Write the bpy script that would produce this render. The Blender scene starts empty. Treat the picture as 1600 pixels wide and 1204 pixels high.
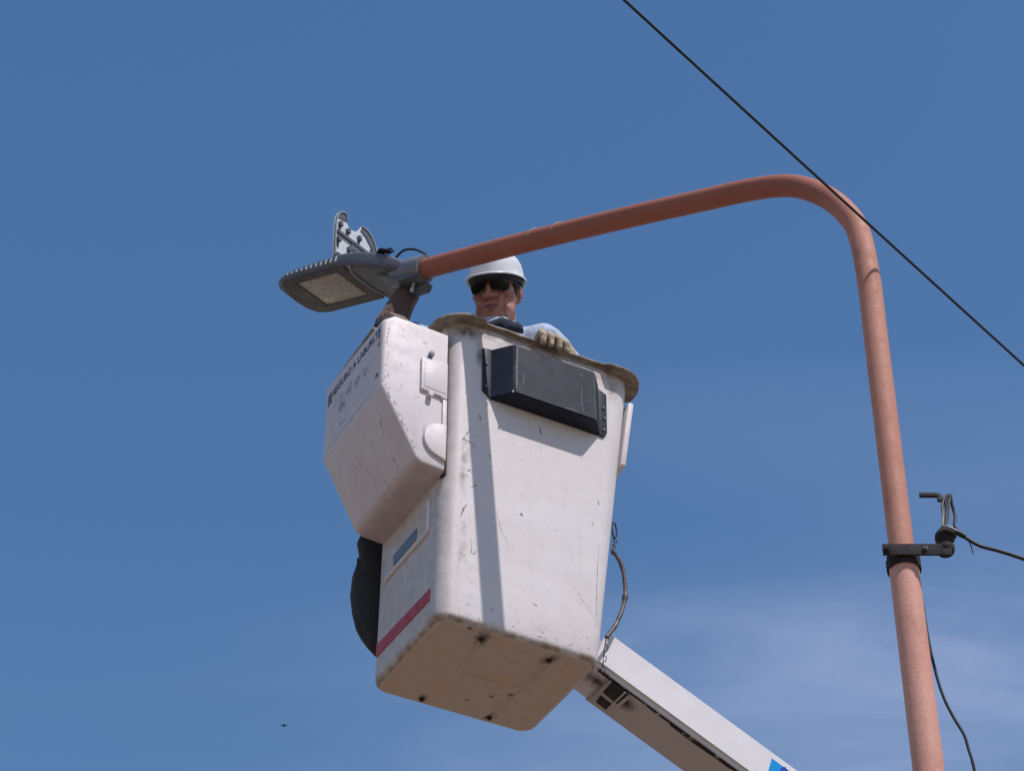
import bpy, bmesh, math, random
from mathutils import Vector, Matrix, Euler, noise

S = bpy.context.scene
COL = S.collection
PI = math.pi
R = math.radians

# ------------------------------------------------------------------ camera
cam_d = bpy.data.cameras.new('camera')
cam = bpy.data.objects.new('camera', cam_d); COL.objects.link(cam)
cam_d.sensor_width = 36.0
cam_d.sensor_fit = 'HORIZONTAL'
cam_d.lens = 36.0 * 3950 / 1600
cam_d.clip_start = 0.05
cam_d.clip_end = 20000
cam.location = (0, 0, 1.6)
cam.rotation_euler = (R(90 + 39.85), 0, 0)
S.camera = cam

# ------------------------------------------------------------------ world and sun
SUN = Vector((0.352, -0.387, 0.852)).normalized()
w = bpy.data.worlds.new('World'); S.world = w; w.use_nodes = True
nt = w.node_tree; nt.nodes.clear()
out = nt.nodes.new('ShaderNodeOutputWorld')
bg = nt.nodes.new('ShaderNodeBackground'); bg.inputs['Strength'].default_value = 0.111
sky = nt.nodes.new('ShaderNodeTexSky'); sky.sky_type = 'NISHITA'; sky.sun_disc = False
sky.sun_elevation = math.asin(SUN.z); sky.sun_rotation = math.atan2(SUN.x, SUN.y)
sky.altitude = 300; sky.air_density = 1.5; sky.dust_density = 0.2; sky.ozone_density = 3.0
hsv = nt.nodes.new('ShaderNodeHueSaturation')
hsv.inputs['Hue'].default_value = 0.504; hsv.inputs['Saturation'].default_value = 1.2; hsv.inputs['Value'].default_value = 1.0
# thin high cirrus, laid on a flat layer above the place
geo = nt.nodes.new('ShaderNodeTexCoord')
sep = nt.nodes.new('ShaderNodeSeparateXYZ'); nt.links.new(geo.outputs['Generated'], sep.inputs[0])
mx = nt.nodes.new('ShaderNodeMath'); mx.operation = 'MAXIMUM'; mx.inputs[1].default_value = 0.04
nt.links.new(sep.outputs['Z'], mx.inputs[0])
dx = nt.nodes.new('ShaderNodeMath'); dx.operation = 'DIVIDE'; dy = nt.nodes.new('ShaderNodeMath'); dy.operation = 'DIVIDE'
nt.links.new(sep.outputs['X'], dx.inputs[0]); nt.links.new(mx.outputs[0], dx.inputs[1])
nt.links.new(sep.outputs['Y'], dy.inputs[0]); nt.links.new(mx.outputs[0], dy.inputs[1])
cmb = nt.nodes.new('ShaderNodeCombineXYZ')
nt.links.new(dx.outputs[0], cmb.inputs[0]); nt.links.new(dy.outputs[0], cmb.inputs[1])
mp = nt.nodes.new('ShaderNodeMapping'); mp.inputs['Rotation'].default_value = (0, 0, R(-20)); mp.inputs['Scale'].default_value = (1.1, 2.4, 1)
mp.inputs['Location'].default_value = (-17.17, -16.94, 0)
nt.links.new(cmb.outputs[0], mp.inputs[0])
cn = nt.nodes.new('ShaderNodeTexNoise'); cn.inputs['Scale'].default_value = 0.7; cn.inputs['Detail'].default_value = 1.5; cn.inputs['Roughness'].default_value = 0.5
cn.inputs['Distortion'].default_value = 0.5
nt.links.new(mp.outputs[0], cn.inputs['Vector'])
cr = nt.nodes.new('ShaderNodeMapRange'); cr.interpolation_type = 'SMOOTHSTEP'
cr.inputs['From Min'].default_value = 0.42; cr.inputs['From Max'].default_value = 0.75; cr.inputs['To Max'].default_value = 0.45
nt.links.new(cn.outputs['Fac'], cr.inputs['Value'])
mp2 = nt.nodes.new('ShaderNodeMapping'); mp2.inputs['Rotation'].default_value = (0, 0, R(42)); mp2.inputs['Scale'].default_value = (1.3, 3.0, 1); mp2.inputs['Location'].default_value = (3.1, 7.2, 0)
nt.links.new(cmb.outputs[0], mp2.inputs[0])
cn2 = nt.nodes.new('ShaderNodeTexNoise'); cn2.inputs['Scale'].default_value = 2.4; cn2.inputs['Detail'].default_value = 6; cn2.inputs['Roughness'].default_value = 0.55; cn2.inputs['Distortion'].default_value = 0.8
nt.links.new(mp2.outputs[0], cn2.inputs['Vector'])
cr2 = nt.nodes.new('ShaderNodeMapRange'); cr2.inputs['From Min'].default_value = 0.3; cr2.inputs['From Max'].default_value = 0.72; cr2.inputs['To Min'].default_value = 0.40; cr2.inputs['To Max'].default_value = 1.60
nt.links.new(cn2.outputs['Fac'], cr2.inputs['Value'])
cmul = nt.nodes.new('ShaderNodeMath'); cmul.operation = 'MULTIPLY'; nt.links.new(cr.outputs[0], cmul.inputs[0]); nt.links.new(cr2.outputs[0], cmul.inputs[1])
mixc = nt.nodes.new('ShaderNodeMix'); mixc.data_type = 'RGBA'
mixc.inputs['B'].default_value = (4.6, 5.2, 7.4, 1)
nt.links.new(sky.outputs[0], hsv.inputs['Color'])
nt.links.new(hsv.outputs[0], mixc.inputs['A']); nt.links.new(cmul.outputs[0], mixc.inputs['Factor'])
nt.links.new(mixc.outputs['Result'], bg.inputs['Color']); nt.links.new(bg.outputs[0], out.inputs['Surface'])

sd = bpy.data.lights.new('sun', 'SUN'); sd.energy = 3.75; sd.angle = R(0.53); sd.color = (1.0, 0.945, 0.92)
so = bpy.data.objects.new('sun', sd); COL.objects.link(so)
so.rotation_euler = SUN.to_track_quat('Z', 'Y').to_euler(); so.location = (10, -12, 30)

S.view_settings.view_transform = 'Standard'; S.view_settings.look = 'None'
S.view_settings.exposure = 0.0; S.view_settings.gamma = 1.0; S.view_settings.use_curve_mapping = False

# ------------------------------------------------------------------ helpers
def tag(o, label=None, cat=None, group=None, kind=None):
    if label: o['label'] = label
    if cat: o['category'] = cat
    if group: o['group'] = group
    if kind: o['kind'] = kind
    return o

def empty(name, loc, rz=0.0, mat=None):
    o = bpy.data.objects.new(name, None); COL.objects.link(o)
    o.empty_display_size = 0.1
    if mat is not None: o.matrix_world = mat
    else:
        o.location = loc; o.rotation_euler = (0, 0, rz)
    return o

def link(name, me, mat, parent=None, smooth=40):
    o = bpy.data.objects.new(name, me); COL.objects.link(o)
    if mat is not None:
        for m in (mat if isinstance(mat, (list, tuple)) else [mat]):
            me.materials.append(m)
    if smooth:
        me.shade_smooth(); me.set_sharp_from_angle(angle=R(smooth))
    if parent is not None: o.parent = parent
    return o

def bm_mesh(bm, name='m'):
    bmesh.ops.recalc_face_normals(bm, faces=bm.faces)
    me = bpy.data.meshes.new(name); bm.to_mesh(me); bm.free()
    return me

def data(verts, faces, recalc=True):
    bm = bmesh.new()
    vs = [bm.verts.new(v) for v in verts]
    for f in faces:
        try: bm.faces.new([vs[i] for i in f])
        except ValueError: pass
    return bm

def add_box(bm, a, b, bevel=0.0, mat=None, seg=2):
    """box between two corners, optional bevel, optional matrix"""
    t = bmesh.new(); bmesh.ops.create_cube(t, size=1)
    for v in t.verts:
        v.co = Vector(((a[i] + b[i]) / 2 + v.co[i] * (b[i] - a[i]) for i in range(3)))
    if bevel: bmesh.ops.bevel(t, geom=list(t.edges), offset=bevel, segments=seg, profile=0.6, affect='EDGES')
    merge(bm, t, mat)

def merge(bm, t, mat=None):
    if mat is not None: bmesh.ops.transform(t, matrix=mat, verts=t.verts)
    me = bpy.data.meshes.new('t'); t.to_mesh(me); t.free(); bm.from_mesh(me); bpy.data.meshes.remove(me)

def add_prism(bm, poly, y0, y1, bevel=0.0, axis='y', mat=None, seg=3, profile=0.5):
    """extrude a 2D polygon: axis y -> poly is (x,z); axis x -> (y,z); axis z -> (x,y)"""
    def P(a, b, t):
        return {'y': (a, t, b), 'x': (t, a, b), 'z': (a, b, t)}[axis]
    t = bmesh.new(); n = len(poly)
    v0 = [t.verts.new(P(a, b, y0)) for a, b in poly]; v1 = [t.verts.new(P(a, b, y1)) for a, b in poly]
    t.faces.new(v0); t.faces.new(v1[::-1])
    for i in range(n): t.faces.new((v0[i], v0[(i + 1) % n], v1[(i + 1) % n], v1[i]))
    bmesh.ops.recalc_face_normals(t, faces=t.faces)
    if bevel: bmesh.ops.bevel(t, geom=list(t.edges), offset=bevel, segments=seg, profile=profile, affect='EDGES', clamp_overlap=True)
    merge(bm, t, mat)

def frames(pts):
    pts = [Vector(p) for p in pts]; T = []
    for i in range(len(pts)):
        a = pts[max(i - 1, 0)]; b = pts[min(i + 1, len(pts) - 1)]
        T.append((b - a).normalized())
    up = Vector((0, 0, 1)) if abs(T[0].z) < 0.9 else Vector((1, 0, 0))
    n = (up - T[0] * up.dot(T[0])).normalized(); N = [n]
    for i in range(1, len(pts)):
        n = N[-1] - T[i] * N[-1].dot(T[i]); N.append(n.normalized())
    return pts, T, N

def add_tube(bm, pts, r, seg=12, cap=True):
    pts, T, N = frames(pts)
    rs = r if isinstance(r, (list, tuple)) else [r] * len(pts)
    rings = []
    for p, t, n, rr in zip(pts, T, N, rs):
        b = t.cross(n)
        rings.append([bm.verts.new(p + (n * math.cos(2 * PI * k / seg) + b * math.sin(2 * PI * k / seg)) * rr) for k in range(seg)])
    for i in range(len(rings) - 1):
        for k in range(seg):
            bm.faces.new((rings[i][k], rings[i][(k + 1) % seg], rings[i + 1][(k + 1) % seg], rings[i + 1][k]))
    if cap:
        bm.faces.new(rings[0][::-1]); bm.faces.new(rings[-1])

def spline(pts, n=8, closed=False):
    P = [Vector(p) for p in pts]; o = []
    m = len(P)
    for i in range(m if closed else m - 1):
        p0 = P[(i - 1) % m] if closed else P[max(i - 1, 0)]
        p1 = P[i]; p2 = P[(i + 1) % m]
        p3 = P[(i + 2) % m] if closed else P[min(i + 2, m - 1)]
        for k in range(n):
            t = k / n
            o.append(0.5 * ((2 * p1) + (p2 - p0) * t + (2 * p0 - 5 * p1 + 4 * p2 - p3) * t * t + (3 * p1 - p0 - 3 * p2 + p3) * t ** 3))
    if not closed: o.append(P[-1])
    return o

def add_lathe(bm, prof, mat=None, seg=20):
    """profile of (radius, z) about the z axis"""
    t = bmesh.new(); rings = []
    for r, z in prof:
        if r < 1e-6: rings.append([t.verts.new((0, 0, z))])
        else: rings.append([t.verts.new((r * math.cos(2 * PI * k / seg), r * math.sin(2 * PI * k / seg), z)) for k in range(seg)])
    for a, b in zip(rings, rings[1:]):
        for k in range(seg):
            k2 = (k + 1) % seg
            if len(a) == 1 and len(b) == 1: continue
            if len(a) == 1: t.faces.new((a[0], b[k2], b[k]))
            elif len(b) == 1: t.faces.new((a[k], a[k2], b[0]))
            else: t.faces.new((a[k], a[k2], b[k2], b[k]))
    merge(bm, t, mat)

def axis_mat(p, z, x=None):
    z = Vector(z).normalized()
    x = Vector(x) if x is not None else (Vector((1, 0, 0)) if abs(z.x) < 0.9 else Vector((0, 1, 0)))
    x = (x - z * x.dot(z)).normalized(); y = z.cross(x)
    m = Matrix((x, y, z)).transposed().to_4x4(); m.translation = Vector(p)
    return m

def bolt(name, p, z, r, h, mat, parent, washer=True, x=None):
    bm = bmesh.new()
    if washer: add_lathe(bm, [(0, -0.002), (r * 1.7, -0.002), (r * 1.7, h * 0.25), (r * 1.55, h * 0.3), (0, h * 0.3)], axis_mat(p, z))
    add_lathe(bm, [(0, 0), (r, 0), (r, h * 0.9), (r * 0.85, h), (0, h)], axis_mat(p, z), seg=6 if washer else 14)
    return link(name, bm_mesh(bm), mat, parent, 30)

def blob(parts, voxel, smooth=3):
    """one continuous surface grown round capsules and ellipsoids"""
    bm = bmesh.new()
    for p in parts:
        if p[0] == 'cap':
            _, a, b, r0, r1 = p
            a = Vector(a); b = Vector(b); d = b - a; L = d.length
            prof = []
            for k in range(9):
                th = -PI / 2 + PI / 2 * k / 8; prof.append((max(r0 * math.cos(th), 0), r0 * math.sin(th)))
            for k in range(9):
                th = PI / 2 * k / 8; prof.append((max(r1 * math.cos(th), 0), L + r1 * math.sin(th)))
            prof[0] = (0, -r0); prof[-1] = (0, L + r1)
            add_lathe(bm, prof, axis_mat(a, d), seg=16)
        else:
            c, rad = p[1], p[2]; e = p[3] if len(p) > 3 else (0, 0, 0)
            t = bmesh.new(); bmesh.ops.create_uvsphere(t, u_segments=20, v_segments=14, radius=1)
            m = Matrix.Translation(Vector(c)) @ Euler([R(q) for q in e]).to_matrix().to_4x4() @ Matrix.Diagonal((*rad, 1))
            merge(bm, t, m)
    bmesh.ops.recalc_face_normals(bm, faces=bm.faces)
    me = bpy.data.meshes.new('b'); bm.to_mesh(me); bm.free()
    o = bpy.data.objects.new('b', me); COL.objects.link(o)
    m = o.modifiers.new('r', 'REMESH'); m.mode = 'VOXEL'; m.voxel_size = voxel
    if smooth:
        s = o.modifiers.new('s', 'SMOOTH'); s.iterations = smooth; s.factor = 0.5
    dg = bpy.context.evaluated_depsgraph_get(); dg.update()
    res = bpy.data.meshes.new_from_object(o.evaluated_get(dg), depsgraph=dg)
    bpy.data.objects.remove(o); bpy.data.meshes.remove(me)
    return res

def text_mesh(body, size, mat4, extrude=0.0004, bold=0.0):
    c = bpy.data.curves.new('t', 'FONT'); c.body = body; c.size = size; c.extrude = extrude; c.offset = bold
    c.align_x = 'LEFT'; c.align_y = 'BOTTOM'
    o = bpy.data.objects.new('t', c); COL.objects.link(o)
    dg = bpy.context.evaluated_depsgraph_get(); dg.update()
    me = bpy.data.meshes.new_from_object(o.evaluated_get(dg), depsgraph=dg)
    bpy.data.objects.remove(o); bpy.data.curves.remove(c)
    xs = [v.co.x for v in me.vertices]
    wd = max(xs) - min(xs)
    me.transform(mat4)
    return me, wd

# ------------------------------------------------------------------ materials
def new_mat(name):
    m = bpy.data.materials.new(name); m.use_nodes = True
    n = m.node_tree; n.nodes.clear()
    o = n.nodes.new('ShaderNodeOutputMaterial'); b = n.nodes.new('ShaderNodeBsdfPrincipled')
    n.links.new(b.outputs[0], o.inputs['Surface'])
    return m, n, b

def N(n, t, **kw):
    x = n.nodes.new(t)
    for k, v in kw.items():
        if k in x.inputs: x.inputs[k].default_value = v
        else: setattr(x, k, v)
    return x

def tc(n, scale=None, rot=None):
    c = n.nodes.new('ShaderNodeTexCoord')
    if scale is None: return c.outputs['Object']
    m = n.nodes.new('ShaderNodeMapping'); m.inputs['Scale'].default_value = scale
    if rot: m.inputs['Rotation'].default_value = rot
    n.links.new(c.outputs['Object'], m.inputs[0]); return m.outputs[0]

def noisef(n, vec, scale, detail=4, rough=0.55, lo=0.0, hi=1.0, to0=0.0, to1=1.0):
    x = N(n, 'ShaderNodeTexNoise', Scale=scale, Detail=detail, Roughness=rough)
    n.links.new(vec, x.inputs['Vector'])
    r = n.nodes.new('ShaderNodeMapRange'); r.interpolation_type = 'SMOOTHSTEP'
    for k, v in (('From Min', lo), ('From Max', hi), ('To Min', to0), ('To Max', to1)): r.inputs[k].default_value = v
    n.links.new(x.outputs['Fac'], r.inputs['Value'])
    return r.outputs[0]

def mixc_(n, fac, a, b, mode='MIX'):
    x = n.nodes.new('ShaderNodeMix'); x.data_type = 'RGBA'; x.blend_type = mode
    for key, v in (('Factor', fac), ('A', a), ('B', b)):
        if hasattr(v, 'links') or isinstance(v, bpy.types.NodeSocket): n.links.new(v, x.inputs[key])
        elif key == 'Factor': x.inputs[key].default_value = v
        else: x.inputs[key].default_value = (*v, 1)
    return x.outputs['Result']

def mul(n, a, b):
    x = n.nodes.new('ShaderNodeMath'); x.operation = 'MULTIPLY'; x.use_clamp = True
    for i, v in enumerate((a, b)):
        if isinstance(v, bpy.types.NodeSocket): n.links.new(v, x.inputs[i])
        else: x.inputs[i].default_value = v
    return x.outputs[0]

def bump(n, b, h, strength=0.2, dist=0.002):
    x = n.nodes.new('ShaderNodeBump'); x.inputs['Strength'].default_value = strength; x.inputs['Distance'].default_value = dist
    n.links.new(h, x.inputs['Height']); n.links.new(x.outputs[0], b.inputs['Normal'])

def simple(name, col, rough=0.6, metal=0.0, var=0.25, vscale=30, bmp=0.15, bdist=0.001, spec=0.5):
    m, n, b = new_mat(name)
    v = tc(n)
    f = noisef(n, v, vscale, 5, 0.6, 0.3, 0.7)
    c = mixc_(n, f, [q * (1 - var) for q in col], [min(q * (1 + var * 0.6), 1) for q in col])
    n.links.new(c, b.inputs['Base Color'])
    fr = noisef(n, v, vscale * 0.6, 4, 0.6, 0.2, 0.8, max(rough - 0.12, 0.02), min(rough + 0.12, 1))
    n.links.new(fr, b.inputs['Roughness'])
    b.inputs['Metallic'].default_value = metal
    b.inputs['Specular IOR Level'].default_value = spec
    if bmp: bump(n, b, noisef(n, v, vscale * 4, 4, 0.6), bmp, bdist)
    return m

def ramp_axis(n, axis, a, b):
    """0..1 along an object axis"""
    s = n.nodes.new('ShaderNodeSeparateXYZ'); n.links.new(tc(n), s.inputs[0])
    r = n.nodes.new('ShaderNodeMapRange'); r.interpolation_type = 'SMOOTHSTEP'
    r.inputs['From Min'].default_value = a; r.inputs['From Max'].default_value = b
    n.links.new(s.outputs['XYZ'.index(axis)], r.inputs['Value']); return r.outputs[0]

def fibreglass(name, white=(0.698, 0.638, 0.632), dirt=(0.40, 0.31, 0.22), amount=1.0, edges=None, patch=None, smudge=0.0):
    m, n, b = new_mat(name)
    v = tc(n)
    base = mixc_(n, noisef(n, v, 3.2, 5, 0.6, 0.3, 0.75), white, [white[0] * 0.95, white[1] * 0.93, white[2] * 0.91])
    if patch:                                                # broad stained areas
        base = mixc_(n, noisef(n, v, 6.5, 5, 0.6, 0.42, 0.66, 0, 0.75), base, patch)
        base = mixc_(n, noisef(n, v, 60, 5, 0.7, 0.5, 0.75, 0, 0.35), base, [q * 0.6 for q in patch])
    if smudge:                                               # soft rubbed marks
        f = mul(n, noisef(n, tc(n, (42, 42, 13), (0.2, 0.35, 0.1)), 1.0, 4, 0.65, 0.58, 0.74, 0, smudge), noisef(n, v, 7, 3, 0.5, 0.42, 0.6))
        base = mixc_(n, f, base, (0.30, 0.255, 0.25))
    # soft rain streaks
    st = noisef(n, tc(n, (26, 26, 1.3)), 1.0, 4, 0.6, 0.55, 0.85, 0, 0.22 * amount)
    base = mixc_(n, st, base, [q * 0.85 for q in dirt])
    # blotches
    bl = mul(n, noisef(n, v, 9, 6, 0.7, 0.56, 0.78, 0, 0.55 * amount), noisef(n, v, 2.1, 3, 0.5, 0.4, 0.65))
    base = mixc_(n, bl, base, dirt)
    # specks
    sp = mul(n, noisef(n, v, 95, 3, 0.6, 0.69, 0.75, 0, 0.75 * amount), noisef(n, v, 6, 3, 0.5, 0.45, 0.62))
    base = mixc_(n, sp, base, (0.13, 0.10, 0.085))
    # fine scratches, two directions
    for sc, rt in (((4, 4, 140), (0.5, 0.3, 0.4)), ((160, 160, 7), (0.1, 0.12, 0.3))):
        f = mul(n, noisef(n, tc(n, sc, rt), 1.0, 2, 0.5, 0.71, 0.76, 0, 0.5 * amount), noisef(n, v, 4.5, 3, 0.5, 0.5, 0.68))
        base = mixc_(n, f, base, (0.22, 0.18, 0.15))
    if edges:
        # (axis, clean, dirty, strength): grime that gathered on the worn edges
        for ax, a, c, k in edges:
            f = mul(n, ramp_axis(n, ax, a, c), noisef(n, v, 22, 6, 0.7, 0.3, 0.66, 0.15, k))
            base = mixc_(n, f, base, (0.27, 0.195, 0.125))
    n.links.new(base, b.inputs['Base Color'])
    n.links.new(noisef(n, v, 14, 4, 0.6, 0.2, 0.8, 0.38, 0.62), b.inputs['Roughness'])
    b.inputs['Specular IOR Level'].default_value = 0.4
    bump(n, b, noisef(n, v, 5.5, 6, 0.55), 0.22, 0.012)
    return m

M = {}
M['shell'] = fibreglass('fibreglass_shell', smudge=0.35, edges=[('Z', 0.040, 0.004, 1.0), ('X', 0.07, 0.015, 0.42), ('Z', 1.13, 1.24, 0.85)])
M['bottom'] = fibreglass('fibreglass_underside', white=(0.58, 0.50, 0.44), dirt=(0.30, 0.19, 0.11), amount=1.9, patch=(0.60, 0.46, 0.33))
M['step'] = fibreglass('fibreglass_step', white=(0.675, 0.600, 0.610), amount=1.25, smudge=0.75, edges=[('Z', 0.62, 0.575, 0.35)])
M['panel'] = fibreglass('fibreglass_panel', white=(0.70, 0.64, 0.64), amount=0.8)
M['boom'] = fibreglass('boom_paint', white=(0.73, 0.695, 0.715), dirt=(0.30, 0.26, 0.22), amount=0.55)

def rim_mat():
    m, n, b = new_mat('worn_rim')
    v = tc(n)
    c = mixc_(n, noisef(n, v, 16, 6, 0.7, 0.3, 0.7), (0.15, 0.115, 0.08), (0.37, 0.31, 0.24))
    c = mixc_(n, noisef(n, v, 42, 6, 0.75, 0.52, 0.68, 0, 0.8), c, (0.12, 0.085, 0.055))
    n.links.new(c, b.inputs['Base Color']); b.inputs['Roughness'].default_value = 0.75
    bump(n, b, noisef(n, v, 60, 6, 0.7), 0.5, 0.004)
    return m
M['rim'] = rim_mat()

def pipe_mat(name, col, col2=None):
    m, n, b = new_mat(name)
    v = tc(n)
    c = mixc_(n, noisef(n, v, 7, 5, 0.6, 0.3, 0.7), col, [col[0] * 1.08, col[1] * 1.14, col[2] * 1.18])
    if col2:
        c = mixc_(n, ramp_axis(n, 'Z', 6.75, 7.15), c, mixc_(n, noisef(n, v, 7, 5, 0.6, 0.3, 0.7), col2, [col2[0] * 1.08, col2[1] * 1.14, col2[2] * 1.18]))  # redder paint towards the arm, darkened to carry the arm's shade too
    c = mixc_(n, noisef(n, v, 130, 4, 0.75, 0.45, 0.72, 0, 0.5), c, [q * 0.55 for q in col])
    c = mixc_(n, mul(n, noisef(n, v, 34, 5, 0.7, 0.62, 0.75, 0, 0.6), noisef(n, v, 5, 3, 0.5, 0.45, 0.6)), c, (0.52, 0.30, 0.20))
    c = mixc_(n, noisef(n, tc(n, (1.2, 1.2, 0.6)), 9, 6, 0.75, 0.54, 0.75, 0, 0.45), c, (0.22, 0.10, 0.06))
    n.links.new(c, b.inputs['Base Color'])
    n.links.new(noisef(n, v, 40, 4, 0.6, 0.2, 0.8, 0.55, 0.8), b.inputs['Roughness'])
    b.inputs['Specular IOR Level'].default_value = 0.35
    bump(n, b, noisef(n, v, 220, 3, 0.6), 0.3, 0.0015)
    return m
M['pipe'] = pipe_mat('red_oxide_paint', (0.54, 0.235, 0.162), (0.33, 0.105, 0.066))
M['pipe_low'] = pipe_mat('faded_oxide_paint', (0.62, 0.295, 0.218))

M['black_abs'] = simple('charcoal_plastic', (0.0135, 0.0165, 0.032), 0.55, var=0.35, vscale=22, bmp=0.25, spec=0.28)
M['edge_grey'] = simple('scuffed_plastic', (0.22, 0.23, 0.25), 0.6)
M['zinc'] = simple('zinc_bolt', (0.62, 0.62, 0.62), 0.35, metal=0.9)
M['rust'] = simple('rusty_iron', (0.022, 0.016, 0.015), 0.85, var=0.5, vscale=45, bmp=0.6, bdist=0.002)
M['dark_iron'] = simple('dark_iron', (0.03, 0.027, 0.028), 0.75, var=0.4, vscale=50, bmp=0.4)
M['wire'] = simple('black_cable', (0.012, 0.012, 0.016), 0.55, var=0.3)
M['grey_wire'] = simple('grey_cable', (0.16, 0.16, 0.17), 0.6)
M['seam'] = simple('dark_seam_gap', (0.05, 0.035, 0.03), 0.9)
M['alu'] = simple('grey_cast_aluminium', (0.10, 0.105, 0.125), 0.5, metal=0.0, var=0.12, vscale=40, bmp=0.2)
M['alu_lt'] = simple('pale_grey_cast_aluminium', (0.27, 0.285, 0.315), 0.5, var=0.1, vscale=40, bmp=0.2)
M['clamp'] = simple('clamp_grey', (0.17, 0.18, 0.205), 0.5, var=0.15, vscale=40, bmp=0.3)
M['lid'] = simple('inner_cover_white', (0.60, 0.61, 0.63), 0.5, var=0.1, vscale=30)
M['lens_frame'] = simple('lens_frame', (0.085, 0.08, 0.08), 0.5)
M['navy'] = simple('navy_cloth', (0.018, 0.022, 0.045), 0.9, var=0.3, vscale=60, bmp=0.4)
M['trousers'] = simple('trousers', (0.03, 0.035, 0.055), 0.9)
M['boot'] = simple('boot_leather', (0.03, 0.022, 0.018), 0.6)
M['hair'] = simple('dark_hair', (0.022, 0.018, 0.016), 0.7, var=0.5, vscale=120, bmp=0.8, bdist=0.003)
M['hat'] = simple('hard_hat_white', (0.74, 0.74, 0.755), 0.34, var=0.08, vscale=12, bmp=0.03)
M['hat_in'] = simple('hat_suspension', (0.05, 0.05, 0.055), 0.7)
M['glass_dark'] = simple('dark_sunglass_lens', (0.012, 0.012, 0.014), 0.12, var=0.1)
M['glass_frame'] = simple('sunglass_frame', (0.015, 0.014, 0.014), 0.35)
M['red'] = simple('red_reflective_tape', (0.45, 0.040, 0.042), 0.45, var=0.2, vscale=25)
M['blue_ink'] = simple('faded_blue_print', (0.022, 0.055, 0.17), 0.6, var=0.35, vscale=60)
M['teal_ink'] = simple('faded_teal_print', (0.34, 0.42, 0.43), 0.6, var=0.2, vscale=40)
M['cyan'] = simple('cyan_decal', (0.0, 0.27, 0.66), 0.35, var=0.05)
M['deep_blue'] = simple('blue_decal', (0.008, 0.05, 0.36), 0.35, var=0.05)
M['label_grey'] = simple('grey_blue_plate', (0.15, 0.20, 0.28), 0.5, var=0.15)
M['hose'] = simple('worn_vinyl_sleeve', (0.115, 0.085, 0.085), 0.5, var=0.6, vscale=26, bmp=0.4)
M['chain'] = simple('chain_steel', (0.07, 0.068, 0.075), 0.5, metal=0.6, var=0.4)
M['canvas'] = simple('black_canvas', (0.038, 0.036, 0.038), 0.92, var=0.35, vscale=90, bmp=0.6, bdist=0.002)
M['string'] = simple('white_tie', (0.62, 0.50, 0.44), 0.8)
M['feather'] = simple('dark_feather', (0.02, 0.02, 0.024), 0.8)

def cloth(name, col, wr=0.5):
    m, n, b = new_mat(name)
    v = tc(n)
    c = mixc_(n, noisef(n, v, 12, 4, 0.6, 0.3, 0.7), [q * 0.9 for q in col], col)
    n.links.new(c, b.inputs['Base Color']); b.inputs['Roughness'].default_value = 0.9
    b.inputs['Sheen Weight'].default_value = 0.15
    bump(n, b, noisef(n, tc(n, (1, 1, 0.6)), 26, 5, 0.55), wr, 0.012)
    return m
M['shirt'] = cloth('light_blue_shirt', (0.42, 0.49, 0.63))
M['forearm_cover'] = cloth('dark_brown', (0.095, 0.050, 0.038), 0.5)
M['glove'] = cloth('leather_glove', (0.46, 0.36, 0.26), 0.6)

def skin_mat():
    m, n, b = new_mat('skin')
    v = tc(n)
    c = mixc_(n, noisef(n, v, 26, 5, 0.6, 0.3, 0.7), (0.31, 0.125, 0.088), (0.52, 0.245, 0.178))
    c = mixc_(n, noisef(n, v, 120, 3, 0.6, 0.5, 0.75, 0, 0.4), c, (0.28, 0.12, 0.085))
    n.links.new(c, b.inputs['Base Color']); b.inputs['Roughness'].default_value = 0.5
    b.inputs['Subsurface Weight'].default_value = 0.08
    b.inputs['Subsurface Radius'].default_value = (0.01, 0.004, 0.002)
    bump(n, b, noisef(n, v, 70, 5, 0.65), 0.55, 0.005)
    return m
M['skin'] = skin_mat()
M['lips'] = simple('lips', (0.22, 0.085, 0.07), 0.5)

def lens_mat():
    m, n, b = new_mat('dusty_lens_cover')
    v = tc(n)
    c = mixc_(n, noisef(n, v, 60, 5, 0.7, 0.35, 0.7), (0.30, 0.265, 0.235), (0.46, 0.42, 0.375))
    n.links.new(c, b.inputs['Base Color']); b.inputs['Roughness'].default_value = 0.3
    b.inputs['Coat Weight'].default_value = 0.6; b.inputs['Coat Roughness'].default_value = 0.12
    bump(n, b, noisef(n, v, 240, 2, 0.5), 0.5, 0.002)
    return m
M['lens'] = lens_mat()

def decal(name, col, lo=0.4, hi=0.6, sc=60, alpha=0.85, radial=False):
    """thin worn mark: part of the surface shows through where the mark is broken"""
    m = bpy.data.materials.new(name); m.use_nodes = True
    n = m.node_tree; n.nodes.clear()
    o = n.nodes.new('ShaderNodeOutputMaterial'); b = n.nodes.new('ShaderNodeBsdfPrincipled'); t = n.nodes.new('ShaderNodeBsdfTransparent')
    x = n.nodes.new('ShaderNodeMixShader')
    b.inputs['Base Color'].default_value = (*col, 1); b.inputs['Roughness'].default_value = 0.85
    f = noisef(n, tc(n), sc, 5, 0.7, lo, hi, 0, alpha)
    if radial:
        at = n.nodes.new('ShaderNodeAttribute'); at.attribute_name = 'fade'
        f = mul(n, f, at.outputs['Fac'])
    n.links.new(f, x.inputs[0]); n.links.new(t.outputs[0], x.inputs[1]); n.links.new(b.outputs[0], x.inputs[2])
    n.links.new(x.outputs[0], o.inputs['Surface'])
    return m
M['scuff'] = decal('scuff', (0.12, 0.095, 0.08), 0.36, 0.6, 70, 0.75)
M['scuff_brown'] = decal('brown_scuff', (0.21, 0.155, 0.12), 0.36, 0.62, 55, 0.7)
M['scuff_lt'] = decal('light_scuff', (0.30, 0.31, 0.33), 0.3, 0.6, 120, 0.6)
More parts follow.
